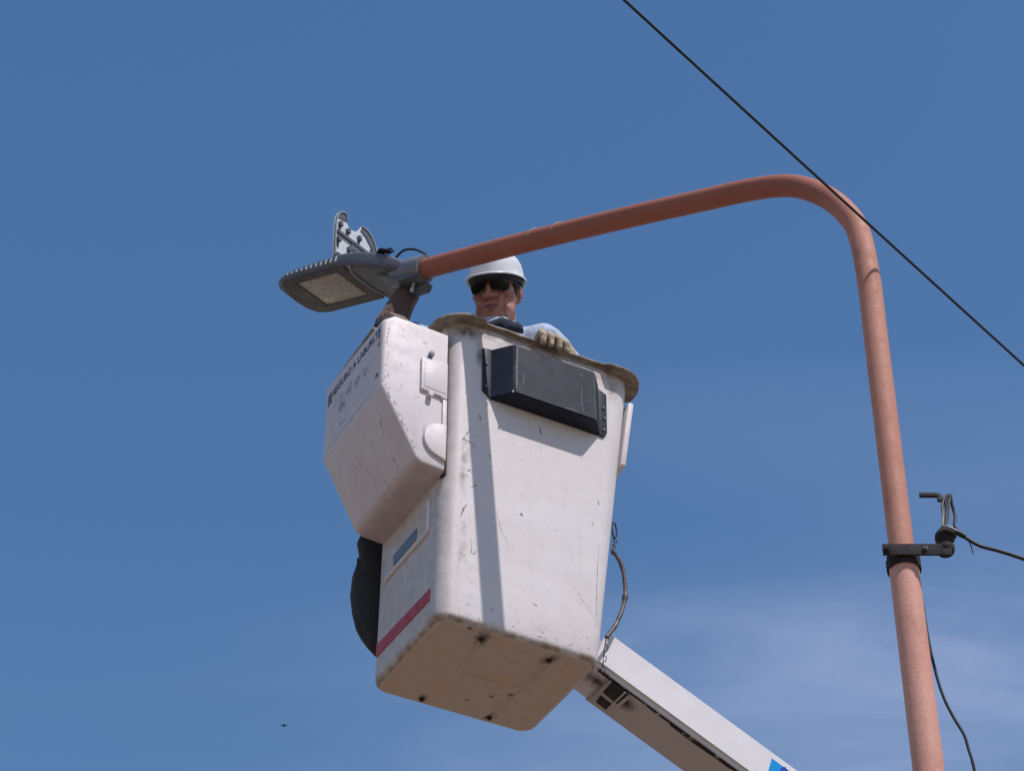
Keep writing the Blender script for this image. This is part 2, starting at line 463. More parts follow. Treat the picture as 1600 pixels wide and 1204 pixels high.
M['stain'] = decal('rust_stain', (0.085, 0.045, 0.025), 0.25, 0.65, 45, 1.0, True)
M['edge_dirt'] = decal('edge_dirt', (0.24, 0.155, 0.09), 0.30, 0.62, 26, 0.65)
M['smudge'] = decal('grey_smudge', (0.16, 0.15, 0.14), 0.30, 0.62, 26, 0.75, True)
M['drip'] = decal('brown_drip', (0.30, 0.215, 0.13), 0.40, 0.70, 22, 0.55, True)
M['worn_teal'] = decal('worn_teal_print', (0.18, 0.33, 0.37), 0.44, 0.62, 26, 0.5)
M['worn_blue'] = decal('worn_blue_print', (0.020, 0.06, 0.17), 0.32, 0.56, 110, 0.75)
M['grease'] = decal('black_grease', (0.02, 0.015, 0.013), 0.36, 0.5, 32, 0.97)

def ground_mat():
    m, n, b = new_mat('dusty_street')
    v = tc(n)
    c = mixc_(n, noisef(n, v, 0.35, 6, 0.6, 0.35, 0.65), (0.168, 0.116, 0.082), (0.212, 0.154, 0.115))
    c = mixc_(n, noisef(n, v, 14, 6, 0.7, 0.5, 0.7, 0, 0.5), c, (0.09, 0.07, 0.055))
    n.links.new(c, b.inputs['Base Color']); b.inputs['Roughness'].default_value = 0.95
    bump(n, b, noisef(n, v, 30, 5, 0.7), 0.5, 0.01)
    return m

# ------------------------------------------------------------------ ground
bm = bmesh.new()
GR = 6000
n_ = 24
gv = [[bm.verts.new((-GR + 2 * GR * i / n_, -GR + 2 * GR * j / n_, 0)) for j in range(n_ + 1)] for i in range(n_ + 1)]
for i in range(n_):
    for j in range(n_):
        bm.faces.new((gv[i][j], gv[i + 1][j], gv[i + 1][j + 1], gv[i][j + 1]))
tag(link('ground', bm_mesh(bm), ground_mat(), smooth=0), kind='structure')

# ------------------------------------------------------------------ lamp post
PX, PY = 1.061, 5.570
AR = Vector((-0.7357, 0.6004, 0.3134)).normalized()          # direction of the arm, towards its free end
E0 = Vector((-0.331, 6.706, 7.736))                          # free end of the arm
post = empty('lamp_post', (PX, PY, 0))
tag(post, 'tall bare red oxide steel lamp post with bent over arm above the bucket', 'lamp post')
o3 = Vector((PX, PY, 0))
bm = bmesh.new(); add_tube(bm, [(0, 0, 0.0), (0, 0, 2.5), (0, 0, 4.5), (0, 0, 5.615), (0, 0, 5.625), (0, 0, 5.632)], [0.0405, 0.0405, 0.0405, 0.0405, 0.0395, 0.036], 40)
tag(link('lower_pipe', bm_mesh(bm), M['pipe_low'], post), 'wider faded pinkish lower pipe')
# bend, from points measured along the pipe
ah = Vector((AR.x, AR.y, 0)).normalized()
def armp(s, z): return Vector((ah.x * s, ah.y * s, z))
base_pts = [armp(0, 5.60), armp(0, 5.9), armp(0, 6.2), armp(0, 6.45), armp(0, 6.66), armp(0.012, 6.84), armp(0.037, 6.935), armp(0.097, 7.047), armp(0.182, 7.148), armp(0.267, 7.212), armp(0.392, 7.270)]
end = E0 - o3
last = base_pts[-1]
for k in range(1, 9):
    q = last.lerp(end, k / 8); base_pts.append(q - Vector((0, 0, 0.012 * math.sin(PI * k / 8) * -1)))
pts = spline(base_pts, 6)
bm = bmesh.new(); add_tube(bm, pts, [0.0345 + 0.0025 * min(1, i / (len(pts) * 0.6)) for i in range(len(pts))], 40)
tag(link('arm_pipe', bm_mesh(bm), M['pipe'], post), 'curved red oxide upper pipe reaching over the bucket')
# two knotted strings tied round the arm
for d_, tail in ((0.560, 0.02), (0.668, 0.055)):
    c = end - AR * d_ + Vector((0, 0, 0.012 * math.sin(PI * (1 - d_ / (end - last).length))))
    bm = bmesh.new(); sd_ = AR.cross(Vector((0, 0, 1))).normalized(); up_ = sd_.cross(AR)
    ring = [c + (sd_ * math.cos(a) + up_ * math.sin(a)) * 0.0385 + AR * (0.006 * math.sin(a * 2)) for a in [R(88 + 13 * i) for i in range(9)]]
    add_tube(bm, ring, 0.0017, 6)
    add_tube(bm, [c + up_ * 0.036 - sd_ * -0.01, c + up_ * 0.046 - sd_ * -0.012, c + up_ * 0.052 + AR * tail * 0.2], 0.0016, 6)
    link('tied_string', bm_mesh(bm), M['string'], post)

# ------------------------------------------------------------------ LED luminaire at the end of the arm
LX = Vector((-0.7401, 0.6040, 0.2957)).normalized(); LZ = Vector((0.218, -0.2005, 0.9551)); LZ = (LZ - LX * LZ.dot(LX)).normalized(); LY = LZ.cross(LX)
lm4 = Matrix((LX, LY, LZ)).transposed().to_4x4(); lm4.translation = E0
lum = empty('street_light', None, mat=lm4)
tag(lum, 'grey LED street light head with its wiring cover flipped open', 'street light')
# housing loft
secs = [(0.045, 0.050, -0.014, 0.026), (0.075, 0.066, -0.012, 0.038), (0.12, 0.084, -0.008, 0.054), (0.18, 0.104, 0.000, 0.066), (0.245, 0.118, 0.008, 0.073), (0.275, 0.122, 0.012, 0.075),
        (0.30, 0.124, 0.022, 0.077), (0.34, 0.125, 0.024, 0.077), (0.45, 0.126, 0.024, 0.072), (0.57, 0.124, 0.024, 0.065), (0.63, 0.118, 0.024, 0.060), (0.663, 0.102, 0.026, 0.055), (0.681, 0.078, 0.029, 0.051), (0.690, 0.042, 0.032, 0.047)]
def section(x, hw, z0, z1, k=6):
    r = min((z1 - z0) * 0.42, 0.016); o = []
    for cx, cz, a0 in ((hw - r, z0 + r, -PI / 2), (hw - r, z1 - r, 0), (-hw + r, z1 - r, PI / 2), (-hw + r, z0 + r, PI)):
        for i in range(k): o.append((x, cx - 0.006 + r * math.cos(a0 + PI / 2 * i / (k - 1)), cz + r * math.sin(a0 + PI / 2 * i / (k - 1))))
    return o
bm = bmesh.new(); rings = [[bm.verts.new(p) for p in section(*s)] for s in secs]
for a, b in zip(rings, rings[1:]):
    for i in range(len(a)): bm.faces.new((a[i], a[(i + 1) % len(a)], b[(i + 1) % len(b)], b[i]))
bm.faces.new(rings[0]); bm.faces.new(rings[-1][::-1])
housing = link('housing', bm_mesh(bm), M['alu'], lum, 32)
# curved step between the gear tray and the optic
bm = bmesh.new(); add_tube(bm, spline([(0.262, 0.108, 0.012), (0.285, 0.07, 0.013), (0.290, 0.0, 0.013), (0.285, -0.07, 0.013), (0.262, -0.116, 0.012)], 6), 0.006, 8)
link('housing_lip', bm_mesh(bm), M['alu_lt'], housing)
# optic frame (a ring), lens and its LEDs
bm = bmesh.new()
fx0, fx1, fy0, fy1, fb = 0.302, 0.618, -0.108, 0.108, 0.046
lx0, lx1, ly0, ly1 = 0.345, 0.565, -0.078, 0.088
fr_out = [(0.300, -0.118), (0.585, -0.118), (0.634, -0.104), (0.656, -0.070), (0.664, -0.006), (0.656, 0.060), (0.634, 0.092), (0.585, 0.106), (0.300, 0.108)]
cxl, cyl = (lx0 + lx1) / 2, (ly0 + ly1) / 2
def to_lens(p):
    dx_, dy_ = p[0] - cxl, p[1] - cyl
    k = min((lx1 - cxl) / abs(dx_) if dx_ else 9, (ly1 - cyl) / abs(dy_) if dy_ else 9)
    return (cxl + dx_ * k, cyl + dy_ * k)
ang = lambda p: math.atan2(p[1] - cyl, p[0] - cxl)
ringo = sorted(fr_out + [(lx1 + (0.628 - lx1), cyl)], key=ang)
# put the lens corners' rays into the outline as well
def ray_hit(th_):
    d_ = Vector((math.cos(th_), math.sin(th_))); best = None
    for i in range(len(ringo)):
        p, q = Vector(ringo[i]), Vector(ringo[(i + 1) % len(ringo)]); e = q - p; r0 = p - Vector((cxl, cyl))
        den = d_.x * e.y - d_.y * e.x
        if abs(den) < 1e-9: continue
        t1 = (r0.x * e.y - r0.y * e.x) / den; t2 = (r0.x * d_.y - r0.y * d_.x) / den
        if t1 > 0 and -1e-6 <= t2 <= 1 + 1e-6: best = t1 if best is None else max(best, t1)
    return (cxl + d_.x * best, cyl + d_.y * best)
ths = sorted([ang(p) for p in fr_out] + [ang(c_) for c_ in ((lx0, ly0), (lx1, ly0), (lx0, ly1), (lx1, ly1))])
O_ = [ray_hit(t_) for t_ in ths]; I_ = [to_lens(p) for p in O_]
for i in range(len(O_)):
    j = (i + 1) % len(O_)
    t = bmesh.new(); lo_ = [t.verts.new((p[0], p[1], z_)) for p, z_ in ((O_[i], .0160), (O_[j], .0160), (I_[j], .0130), (I_[i], .0130))]; hi_ = [t.verts.new((p[0], p[1], 0.027)) for p in (O_[i], O_[j], I_[j], I_[i])]
    t.faces.new(lo_); t.faces.new((lo_[0], lo_[1], hi_[1], hi_[0])); t.faces.new((lo_[2], lo_[3], hi_[3], hi_[2]))
    merge(bm, t)
bmesh.ops.remove_doubles(bm, verts=bm.verts, dist=1e-5)
link('lens_frame', bm_mesh(bm), M['lens_frame'], lum, 30)
bm = bmesh.new(); add_box(bm, (lx0 + .0005, ly0 + .0005, 0.0165), (lx1 - .0005, ly1 - .0005, 0.0235), 0.001)
lens = link('lens', bm_mesh(bm), M['lens'], lum, 30); tag(lens, 'dusty pale lens of the street light')
bm = bmesh.new()
for i in range(8):
    for j in range(6):
        add_lathe(bm, [(0, -0.0009), (0.004, -0.0007), (0.0060, -0.0003), (0.0070, 0.0004)], Matrix.Translation((lx0 + 0.022 + i * 0.0245, ly0 + 0.019 + j * 0.0255, 0.0165)), 10)
tag(link('led_lenses', bm_mesh(bm), M['lens'], lens), kind='stuff')
# heat sink fins along both long sides
fin_me = None
for sgn in (1, -1):
    for i in range(13):
        bm = bmesh.new()
        x = 0.332 + i * 0.0260; hw = (0.124 if x < 0.60 else 0.124 - (x - 0.60) * 0.30) - 0.006 * sgn
        t = 0.080 - (x - 0.33) * 0.062
        add_box(bm, (x, sgn * (hw - 0.010), 0.040), (x + 0.007, sgn * (hw + (0.0055 if sgn > 0 else 0.001)), t - 0.017), 0.0015, seg=1)
        link('cooling_fin', bm_mesh(bm), M['lid'] if sgn > 0 else M['alu'], lum, 30)  # near fins are white: their sunlit edges are put into the colour
# pipe clamp (spigot)
bm = bmesh.new()
ax = axis_mat((0, 0, 0), (1, 0, 0), (0, 0, 1))
add_lathe(bm, [(0.0375, -0.030), (0.050, -0.030), (0.0525, -0.023), (0.0525, 0.03), (0.048, 0.10), (0.036, 0.14), (0, 0.15)], ax, 32)
spig = link('pipe_clamp', bm_mesh(bm), M['clamp'], lum, 35)
bm = bmesh.new()
add_prism(bm, [(-0.035, -0.050), (0.06, -0.058), (0.16, -0.012), (0.215, 0.012), (0.17, 0.018), (0.02, -0.03)], -0.052, 0.040, 0.005, 'y')
link('clamp_saddle', bm_mesh(bm), M['alu'], spig, 35)
bm = bmesh.new(); add_prism(bm, [(-0.030, -0.075), (0.045, -0.080), (0.055, -0.052), (-0.038, -0.046)], -0.050, -0.012, 0.004, 'y')
link('clamp_block', bm_mesh(bm), M['alu'], spig, 35)
for bx_, by_ in ((0.080, 0.004), (0.010, 0.002)):
    bm = bmesh.new(); add_lathe(bm, [(0, -0.092), (0.005, -0.092), (0.008, -0.088), (0.008, -0.078), (0.0045, -0.077), (0.0045, -0.064), (0.008, -0.063), (0.008, -0.053), (0, -0.050)], Matrix.Translation((bx_, by_, 0)), 10)
    link('clamp_bolt', bm_mesh(bm), M['zinc'], spig, 30)
# flipped up gear cover
HX, HZ = 0.362, 0.078
tilt = math.atan(0.30)
def lidm(y, h, d=0.0):   # y across, h up the cover, d towards the arm
    return Vector((HX + math.sin(tilt) * h - math.cos(tilt) * d, y, HZ + math.cos(tilt) * h + math.sin(tilt) * d))
out_l = [(-0.112, 0.0), (0.114, 0.0), (0.118, 0.06), (0.118, 0.15), (0.113, 0.195), (0.102, 0.222), (0.084, 0.238), (0.066, 0.240), (0.060, 0.210), (0.045, 0.190), (0.027, 0.184), (0.006, 0.192), (-0.012, 0.214), (-0.026, 0.240), (-0.055, 0.238), (-0.080, 0.225), (-0.100, 0.195), (-0.112, 0.165)]
def lid_solid(poly, d0, d1):
    t = bmesh.new(); a = [t.verts.new(lidm(y, h, d0)) for y, h in poly]; b = [t.verts.new(lidm(y, h, d1)) for y, h in poly]
    t.faces.new(a); t.faces.new(b[::-1])
    for i in range(len(poly)): t.faces.new((a[i], a[(i + 1) % len(a)], b[(i + 1) % len(b)], b[i]))
    return t
lid = link('gear_cover', bm_mesh(lid_solid(out_l, -0.006, 0.0)), M['lid'], lum, 30)
tag(lid, 'pale inner face of the raised wiring cover with notched edge')
cen = Vector((0.0, 0.11))
for run in (range(1, 8), range(13, 18)):                      # rim round the cover
    bm = bmesh.new()
    for i in run:
        a = Vector(out_l[i]); b = Vector(out_l[(i + 1) % len(out_l)])
        ia = a + (cen - a).normalized() * 0.006; ib = b + (cen - b).normalized() * 0.006
        merge(bm, lid_solid([a, b, ib, ia], 0.0005, 0.008))
    bmesh.ops.remove_doubles(bm, verts=bm.verts, dist=1e-6)
    link('cover_rim', bm_mesh(bm), M['alu_lt'], lid, 30)
bm = bmesh.new(); merge(bm, lid_solid([(-0.104, 0.118), (0.106, 0.118), (0.106, 0.132), (-0.104, 0.132)], 0.0003, 0.009))
merge(bm, lid_solid([(-0.02, 0.088), (0.03, 0.088), (0.03, 0.117), (-0.02, 0.117)], 0.0003, 0.006))
link('cover_rib', bm_mesh(bm), M['alu'], lid, 30)
for yy_, poly in ((0.07, [(0.060, 0.205), (0.112, 0.195), (0.100, 0.218), (0.084, 0.232), (0.068, 0.234)]), (-0.08, [(-0.020, 0.214), (-0.030, 0.233), (-0.055, 0.232), (-0.08, 0.218), (-0.104, 0.175), (-0.085, 0.165), (-0.05, 0.20)])):
    link('cover_shadow', bm_mesh(lid_solid(poly, 0.0004, 0.004)), M['alu'], lid, 30)  # dark patches that paint the shadows on the cover's inner face
for y, h in ((0.092, 0.165), (0.05, 0.158), (-0.012, 0.165), (-0.085, 0.150), (0.04, 0.075), (0.098, 0.085)):
    bm = bmesh.new()
    merge(bm, lid_solid([(y - 0.008, h - 0.008), (y + 0.008, h - 0.010), (y + 0.009, h + 0.008), (y - 0.004, h + 0.011)], 0.0004, 0.014))
    merge(bm, lid_solid([(y - 0.003, h - 0.032), (y + 0.002, h - 0.034), (y + 0.003, h - 0.008), (y - 0.003, h - 0.008)], 0.0004, 0.006))
    link('cover_clip', bm_mesh(bm), M['alu'], lid, 30)
for s in (0.100, -0.100):
    bm = bmesh.new(); add_box(bm, (HX - 0.014, s - 0.012, 0.066), (HX + 0.010, s + 0.012, 0.094), 0.004)
    link('hinge', bm_mesh(bm), M['alu'], lum, 35)
# loose wires
bm = bmesh.new()
add_tube(bm, spline([(0.100, 0.045, 0.044), (0.070, 0.040, 0.076), (0.03, 0.026, 0.080), (-0.015, 0.012, 0.060), (-0.030, 0.005, 0.046)], 8), 0.0045, 8)
link('feed_cable', bm_mesh(bm), M['wire'], lum)
random.seed(4)
for k in range(4):
    bm = bmesh.new(); y0 = 0.082 - k * 0.008
    add_tube(bm, spline([(0.160, y0, 0.060), (0.145, y0 + 0.004, 0.070 + random.uniform(0, .006)), (0.125, y0, 0.066 + random.uniform(0, .010)), (0.108 - random.uniform(0, .008), y0 - 0.004, 0.064 + random.uniform(-.004, .012))], 6), 0.0045, 7)
    link('loose_wire', bm_mesh(bm), M['wire'], lum)

# ------------------------------------------------------------------ clamp and cables on the post
br = empty('cable_bracket', (PX, PY, 5.63))
tag(br, 'rusty flat steel cable bracket clamped round the lamp post', 'bracket')
bm = bmesh.new()
add_box(bm, (-0.062, -0.057, -0.020), (0.124, -0.050, 0.016), 0.0015)
link('bar', bm_mesh(bm), M['rust'], br, 30)
bm = bmesh.new()
ringp = [(0.0425 * math.cos(a), 0.0425 * math.sin(a)) for a in [R(-170) + R(340) * i / 30 for i in range(31)]]
t = bmesh.new()
for i in range(30):
    (x0, y0), (x1, y1) = ringp[i], ringp[i + 1]; k = 1.10
    vs = [t.verts.new(q) for q in ((x0, y0, -.034), (x1, y1, -.034), (x1 * k, y1 * k, -.034), (x0 * k, y0 * k, -.034), (x0, y0, 0.006), (x1, y1, 0.006), (x1 * k, y1 * k, 0.006), (x0 * k, y0 * k, 0.006))]
    for f in ((0, 1, 2, 3), (4, 7, 6, 5), (0, 4, 5, 1), (2, 6, 7, 3), (1, 5, 6, 2), (0, 3, 7, 4)): t.faces.new([vs[j] for j in f])
bmesh.ops.remove_doubles(t, verts=t.verts, dist=1e-5); merge(bm, t)
link('clamp_band', bm_mesh(bm), M['rust'], br, 40)
bolt('clamp_bolt', (-0.052, -0.058, -0.004), (0, -1, 0), 0.007, 0.012, M['rust'], br)
bolt('clamp_bolt', (0.052, -0.058, -0.002), (0, -1, 0), 0.005, 0.008, M['chain'], br)
ins = bmesh.new()
add_lathe(ins, [(0, -0.020), (0.020, -0.020), (0.025, -0.012), (0.026, 0.002), (0.019, 0.010), (0.021, 0.020), (0.027, 0.026), (0.027, 0.040), (0.021, 0.052), (0.012, 0.064), (0, 0.068)], axis_mat((0.112, -0.035, 0.018), (0.06, 0.0, 1)), 20)
link('insulator', bm_mesh(ins), M['rust'], br, 50)
bm = bmesh.new()
add_box(bm, (0.066, -0.011, 0.214), (0.122, 0.001, 0.226), 0.002, Matrix.Rotation(R(0), 4, 'Z'))
add_box(bm, (0.114, -0.010, 0.198), (0.130, 0.0, 0.220), 0.002)
link('strap_end', bm_mesh(bm), M['dark_iron'], br, 30)
for pts_, rr, mt in (
        ([(0.112, -0.04, 0.085), (0.104, -0.045, 0.12), (0.106, -0.04, 0.155), (0.118, -0.04, 0.185), (0.130, -0.04, 0.190), (0.124, -0.04, 0.165), (0.118, -0.035, 0.12), (0.122, -0.03, 0.085)], 0.0048, 'grey_wire'),
        ([(0.118, -0.045, 0.083), (0.114, -0.05, 0.12), (0.116, -0.045, 0.16), (0.126, -0.045, 0.185)], 0.005, 'wire'),
        ([(0.132, -0.04, 0.192), (0.134, -0.035, 0.160), (0.138, -0.035, 0.125), (0.146, -0.035, 0.095), (0.151, -0.038, 0.072)], 0.0046, 'wire'),
        ([(0.108, -0.045, 0.082), (0.124, -0.05, 0.075), (0.142, -0.05, 0.064), (0.158, -0.048, 0.054)], 0.006, 'grey_wire'),
        ([(0.100, -0.058, 0.050), (0.112, -0.066, 0.054), (0.130, -0.060, 0.050), (0.140, -0.040, 0.050)], 0.006, 'rust')):
    pts_ = [(x + (0.020 if z > 0.1 else 0), y + (0.035 if z > 0.1 else 0), z + (0.030 if z > 0.1 else 0)) for x, y, z in pts_]
    bm = bmesh.new(); add_tube(bm, spline(pts_, 6), rr, 8); link('tie_wire', bm_mesh(bm), M[mt], br)
for pts_ in ([(0.168, -0.045, 0.046), (0.176, -0.047, 0.030), (0.180, -0.047, 0.012), (0.182, -0.047, -0.012)], [(0.176, -0.045, 0.042), (0.186, -0.046, 0.034), (0.191, -0.046, 0.018)]):
    bm = bmesh.new(); add_tube(bm, spline(pts_, 6), 0.0016, 6); link('frayed_wire', bm_mesh(bm), M['wire'], br)
# service cable running off to the right
sc = [(1.196, 5.525, 5.697), (1.222, 5.522, 5.678), (1.262, 5.52, 5.645), (1.320, 5.525, 5.628), (1.40, 5.54, 5.606), (1.8, 5.63, 5.50), (3.2, 5.95, 5.23), (6.5, 6.7, 5.05), (11, 7.7, 5.5), (15, 8.6, 6.3)]
bm = bmesh.new(); add_tube(bm, spline(sc, 8), 0.0052, 10)
cab = link('service_cable', bm_mesh(bm), M['wire'])
tag(cab, 'black service cable leaving the rusty bracket towards the right edge', 'cable')
bm = bmesh.new(); add_tube(bm, [(1.207, 5.521, 5.690), (1.216, 5.521, 5.684), (1.228, 5.520, 5.674)], [0.008, 0.0085, 0.007], 10)
link('splice', bm_mesh(bm), M['wire'], cab)
# cable hanging behind the post
hc = [(1.100, 5.622, 5.66), (1.112, 5.64, 5.56), (1.120, 5.66, 5.442), (1.129, 5.66, 5.329), (1.142, 5.66, 5.249), (1.161, 5.66, 5.189), (1.182, 5.66, 5.136), (1.189, 5.66, 5.091), (1.197, 5.66, 5.026), (1.215, 5.68, 4.8), (1.19, 5.70, 4.4), (1.15, 5.68, 3.8), (1.115, 5.625, 3.2), (1.11, 5.615, 2.6)]
bm = bmesh.new(); add_tube(bm, spline(hc, 8), 0.0043, 10)
tag(link('hanging_cable', bm_mesh(bm), M['wire']), 'loose black cable drooping down behind the lower lamp post', 'cable')
# overhead line in front of the bend
WZ = 6.757
LK = (WZ - 1.6) / 4.7
a, b = Vector((0.278 * LK, 4.160 * LK, WZ)), Vector((1.472 * LK, 5.542 * LK, WZ))
d = (b - a)
line = []
for k in range(-40, 61):
    t_ = k / 8; p = a + d * t_
    p.z = WZ + 0.010 * ((t_ - 0.5) ** 2 - 0.25)
    line.append(p)
bm = bmesh.new(); add_tube(bm, line, 0.0042, 10)
tag(link('overhead_line', bm_mesh(bm), M['wire']), 'thin black overhead line crossing the sky in front of the bent pipe', 'cable')

# ------------------------------------------------------------------ the bucket
YAW = R(28.1188)
BO = Vector((-0.2275, 6.5397, 6.1226))
bk = empty('aerial_bucket', BO, YAW)
tag(bk, 'scuffed white fibreglass lift bucket with side step box, worker inside', 'bucket')
H = 1.25
def lim(z):
    t = z / 1.2
    return -0.004 + 0.022 * t, 0.588 + 0.150 * t, 0.0 - 0.004 * t, 0.497 + 0.03 * t
def rrect(x0, x1, y0, y1, r, k=10):
    o = []
    for cx, cy, a0 in ((x1 - r, y1 - r, 0), (x0 + r, y1 - r, PI / 2), (x0 + r, y0 + r, PI), (x1 - r, y0 + r, 1.5 * PI)):
        for i in range(k + 1): a = a0 + PI / 2 * i / k; o.append((cx + r * math.cos(a), cy + r * math.sin(a)))
    return o
bm = bmesh.new(); rings = []
def ring_at(z, ins, r):
    x0, x1, y0, y1 = lim(z)
    return [bm.verts.new((x, y, z)) for x, y in rrect(x0 + ins, x1 - ins, y0 + ins, y1 - ins, r)]
fr = 0.026
lev = []
for i in range(7):
    a = PI / 2 * i / 6; lev.append((fr * (1 - math.sin(a)), fr * (1 - math.cos(PI / 2 - (PI / 2 - a))) if False else fr * (1 - math.cos(a)), ))
lev = [(fr - fr * math.sin(PI / 2 * i / 6), fr - fr * math.cos(PI / 2 * i / 6)) for i in range(6, -1, -1)]  # (z, inset) from bottom
for zz, ins in reversed(lev): pass
outer = []
for i in range(7):
    a = PI / 2 * i / 6
    outer.append(ring_at(fr * (1 - math.cos(a)) if False else fr - fr * math.cos(a), fr - fr * math.sin(a), 0.052 - (fr - fr * math.sin(a)) * 0.6))
for k in range(1, 13):
    z = fr + (H - fr) * k / 12; outer.append(ring_at(z, 0, 0.052 + 0.018 * z / H))
inner = [ring_at(H, 0.016, 0.056)] + [ring_at(z, 0.016, 0.05) for z in (0.9, 0.6, 0.3, 0.05)]
def bridge(a, b, mi=0):
    for i in range(len(a)):
        f = bm.faces.new((a[i], a[(i + 1) % len(a)], b[(i + 1) % len(b)], b[i])); f.material_index = mi
for q, (a, b) in enumerate(zip(outer, outer[1:])): bridge(a, b, 1 if q < 2 else 0)
bridge(outer[-1], inner[0])
for a, b in zip(inner, inner[1:]): bridge(a, b)
f = bm.faces.new(outer[0][::-1]); f.material_index = 1
bm.faces.new(inner[-1])
shell = link('shell', bm_mesh(bm), [M['shell'], M['bottom']], bk, 35)

# rim flange with thicker corner lobes
def rim_ring(off, z, bump_=0.0, dz=0.0):
    x0, x1, y0, y1 = lim(H); o = []
    r = 0.07 + off
    P = rrect(x0 - off, x1 + off, y0 - off, y1 + off, max(r, 0.02), 10)
    # resample edges so the lobes can blend out along the straight sides
    Q = []
    for i in range(len(P)):
        a = Vector(P[i]); b = Vector(P[(i + 1) % len(P)]); L = (b - a).length
        m = max(1, int(L / 0.012))
        for k in range(m): Q.append(a.lerp(b, k / m))
    c = Vector(((x0 + x1) / 2, (y0 + y1) / 2))
    for p in Q:
        corner = min((p - Vector((cx, cy))).length for cx in (x0 + 0.02, x1 - 0.02) for cy in (y0 + 0.02, y1 - 0.02))
        t = 1 - min(max((corner - 0.112) / 0.012, 0), 1)
        nv = Vector((p.x - min(max(p.x, x0 + 0.07), x1 - 0.07), p.y - min(max(p.y, y0 + 0.07), y1 - 0.07)))
        if nv.length > 1e-6: nv.normalize()
        wob = 0.0018 * noise.noise(Vector((p.x * 22, p.y * 22, z * 9)))
        pp = p + nv * (bump_ * t + wob)
        o.append((pp.x, pp.y, z + dz * t + 0.0022 * noise.noise(Vector((p.x * 14, p.y * 14, 3.3)))))
    return o
bm = bmesh.new()
prof = [(0.0005, 1.243, 0, -0.004), (0.005, 1.252, 0.008, -0.008), (0.012, 1.253, 0.019, -0.010), (0.016, 1.253, 0.026, -0.013), (0.0175, 1.255, 0.029, -0.014), (0.018, 1.259, 0.030, -0.013), (0.0165, 1.262, 0.028, -0.011), (0.010, 1.264, 0.022, -0.008), (0.0, 1.265, 0.008, -0.002), (-0.014, 1.263, 0, 0.0), (-0.0165, 1.256, 0, 0), (-0.0165, 1.235, 0, 0)]
base = None; rr_ = []
for off, z, bp, dz in prof:
    pts_ = rim_ring(0.018, z, 0, 0)
    # rings are all sampled from one outline, then moved in or out, so they share a vertex count
    x0, x1, y0, y1 = lim(H); ring = []
    for (px_, py_, _z) in pts_:
        p = Vector((px_, py_))
        nv = Vector((p.x - min(max(p.x, x0 + 0.07), x1 - 0.07), p.y - min(max(p.y, y0 + 0.07), y1 - 0.07)))
        if nv.length > 1e-6: nv.normalize()
        q0 = p - nv * (0.018 - off)
        corner = min((p - Vector((cx, cy))).length for cx in (x0 + 0.01, x1 - 0.01) for cy in (y0 + 0.01, y1 - 0.01))
        t = 1 - min(max((corner - 0.106) / 0.014, 0), 1)
        t = t * t * (3 - 2 * t)
        wob = 0.0020 * noise.noise(Vector((p.x * 22, p.y * 22, z * 40))) if off > 0.008 else 0
        q = q0 + nv * (bp * t + wob)
        ring.append(bm.verts.new((q.x, q.y, z + dz * t + (0.0025 * noise.noise(Vector((p.x * 16, p.y * 16, z * 12))) if off > 0.008 else 0))))
    rr_.append(ring)
for a, b in zip(rr_, rr_[1:]):
    for i in range(len(a)): bm.faces.new((a[i], a[(i + 1) % len(a)], b[(i + 1) % len(b)], b[i]))
tag(link('rim', bm_mesh(bm), M['rim'], bk, 50), 'dirty tan rolled rim with thicker corner lobes')

# step box on the left face
bm = bmesh.new()
prof = [(0.011, 1.172), (-0.190, 1.178), (-0.235, 1.140), (-0.2335, 0.850), (-0.100, 0.592), (-0.075, 0.578), (0.0065, 0.572)]
t = bmesh.new(); n7 = len(prof); Y0, Y1 = 0.003, 0.468
va = [t.verts.new((x, Y0, z)) for x, z in prof]; vb = [t.verts.new((x, Y1, z + (0.03 if z > 1 else 0.0))) for x, z in prof]
t.faces.new(va); t.faces.new(vb[::-1])
for i in range(n7): t.faces.new((va[i], va[(i + 1) % n7], vb[(i + 1) % n7], vb[i]))
bmesh.ops.recalc_face_normals(t, faces=t.faces)
ed = [e for e in t.edges if not all(v.co.x > 0 for v in e.verts)]
bmesh.ops.bevel(t, geom=ed, offset=0.019, segments=5, profile=0.5, affect='EDGES', clamp_overlap=True)
merge(bm, t)
step = link('step_box', bm_mesh(bm), M['step'], bk, 38); tag(step, 'white step box bolted to the left of the bucket')
# dark strip standing in for the shaded gap between step box and bucket
bm = bmesh.new(); add_box(bm, (0.0100, 0.0055, 0.566), (0.0172, 0.466, 1.170), 0.0)
link('seam', bm_mesh(bm), M['seam'], bk, 30)
# hatch plate, strip and boss on the sunlit side of the step box
bm = bmesh.new(); add_prism(bm, [(-0.090, 1.022), (0.009, 1.030), (0.009, 0.872), (-0.012, 0.872), (-0.014, 0.878), (-0.090, 0.884)], -0.007, 0.006, 0.0035, 'y')
hatch = link('hatch', bm_mesh(bm), M['panel'], step, 35)
bm = bmesh.new(); add_prism(bm, [(-0.078, 1.008), (0.003, 1.015), (0.003, 0.893), (-0.078, 0.897)], -0.0085, -0.006, 0.001, 'y')
link('hatch_panel', bm_mesh(bm), M['panel'], hatch, 35)
bm = bmesh.new(); add_box(bm, (-0.006, -0.004, 0.690), (0.0095, 0.006, 0.8715), 0.002); link('edge_strip', bm_mesh(bm), M['panel'], step, 35)
poly = [(0.009, 0.760)] + [(-0.004 + 0.070 * math.cos(a), 0.690 + 0.070 * math.sin(a)) for a in [R(92) + R(150) * i / 18 for i in range(19)]] + [(0.0075, 0.612)]
bm = bmesh.new(); add_prism(bm, poly, -0.008, 0.006, 0.003, 'y'); link('round_boss', bm_mesh(bm), M['panel'], step, 35)
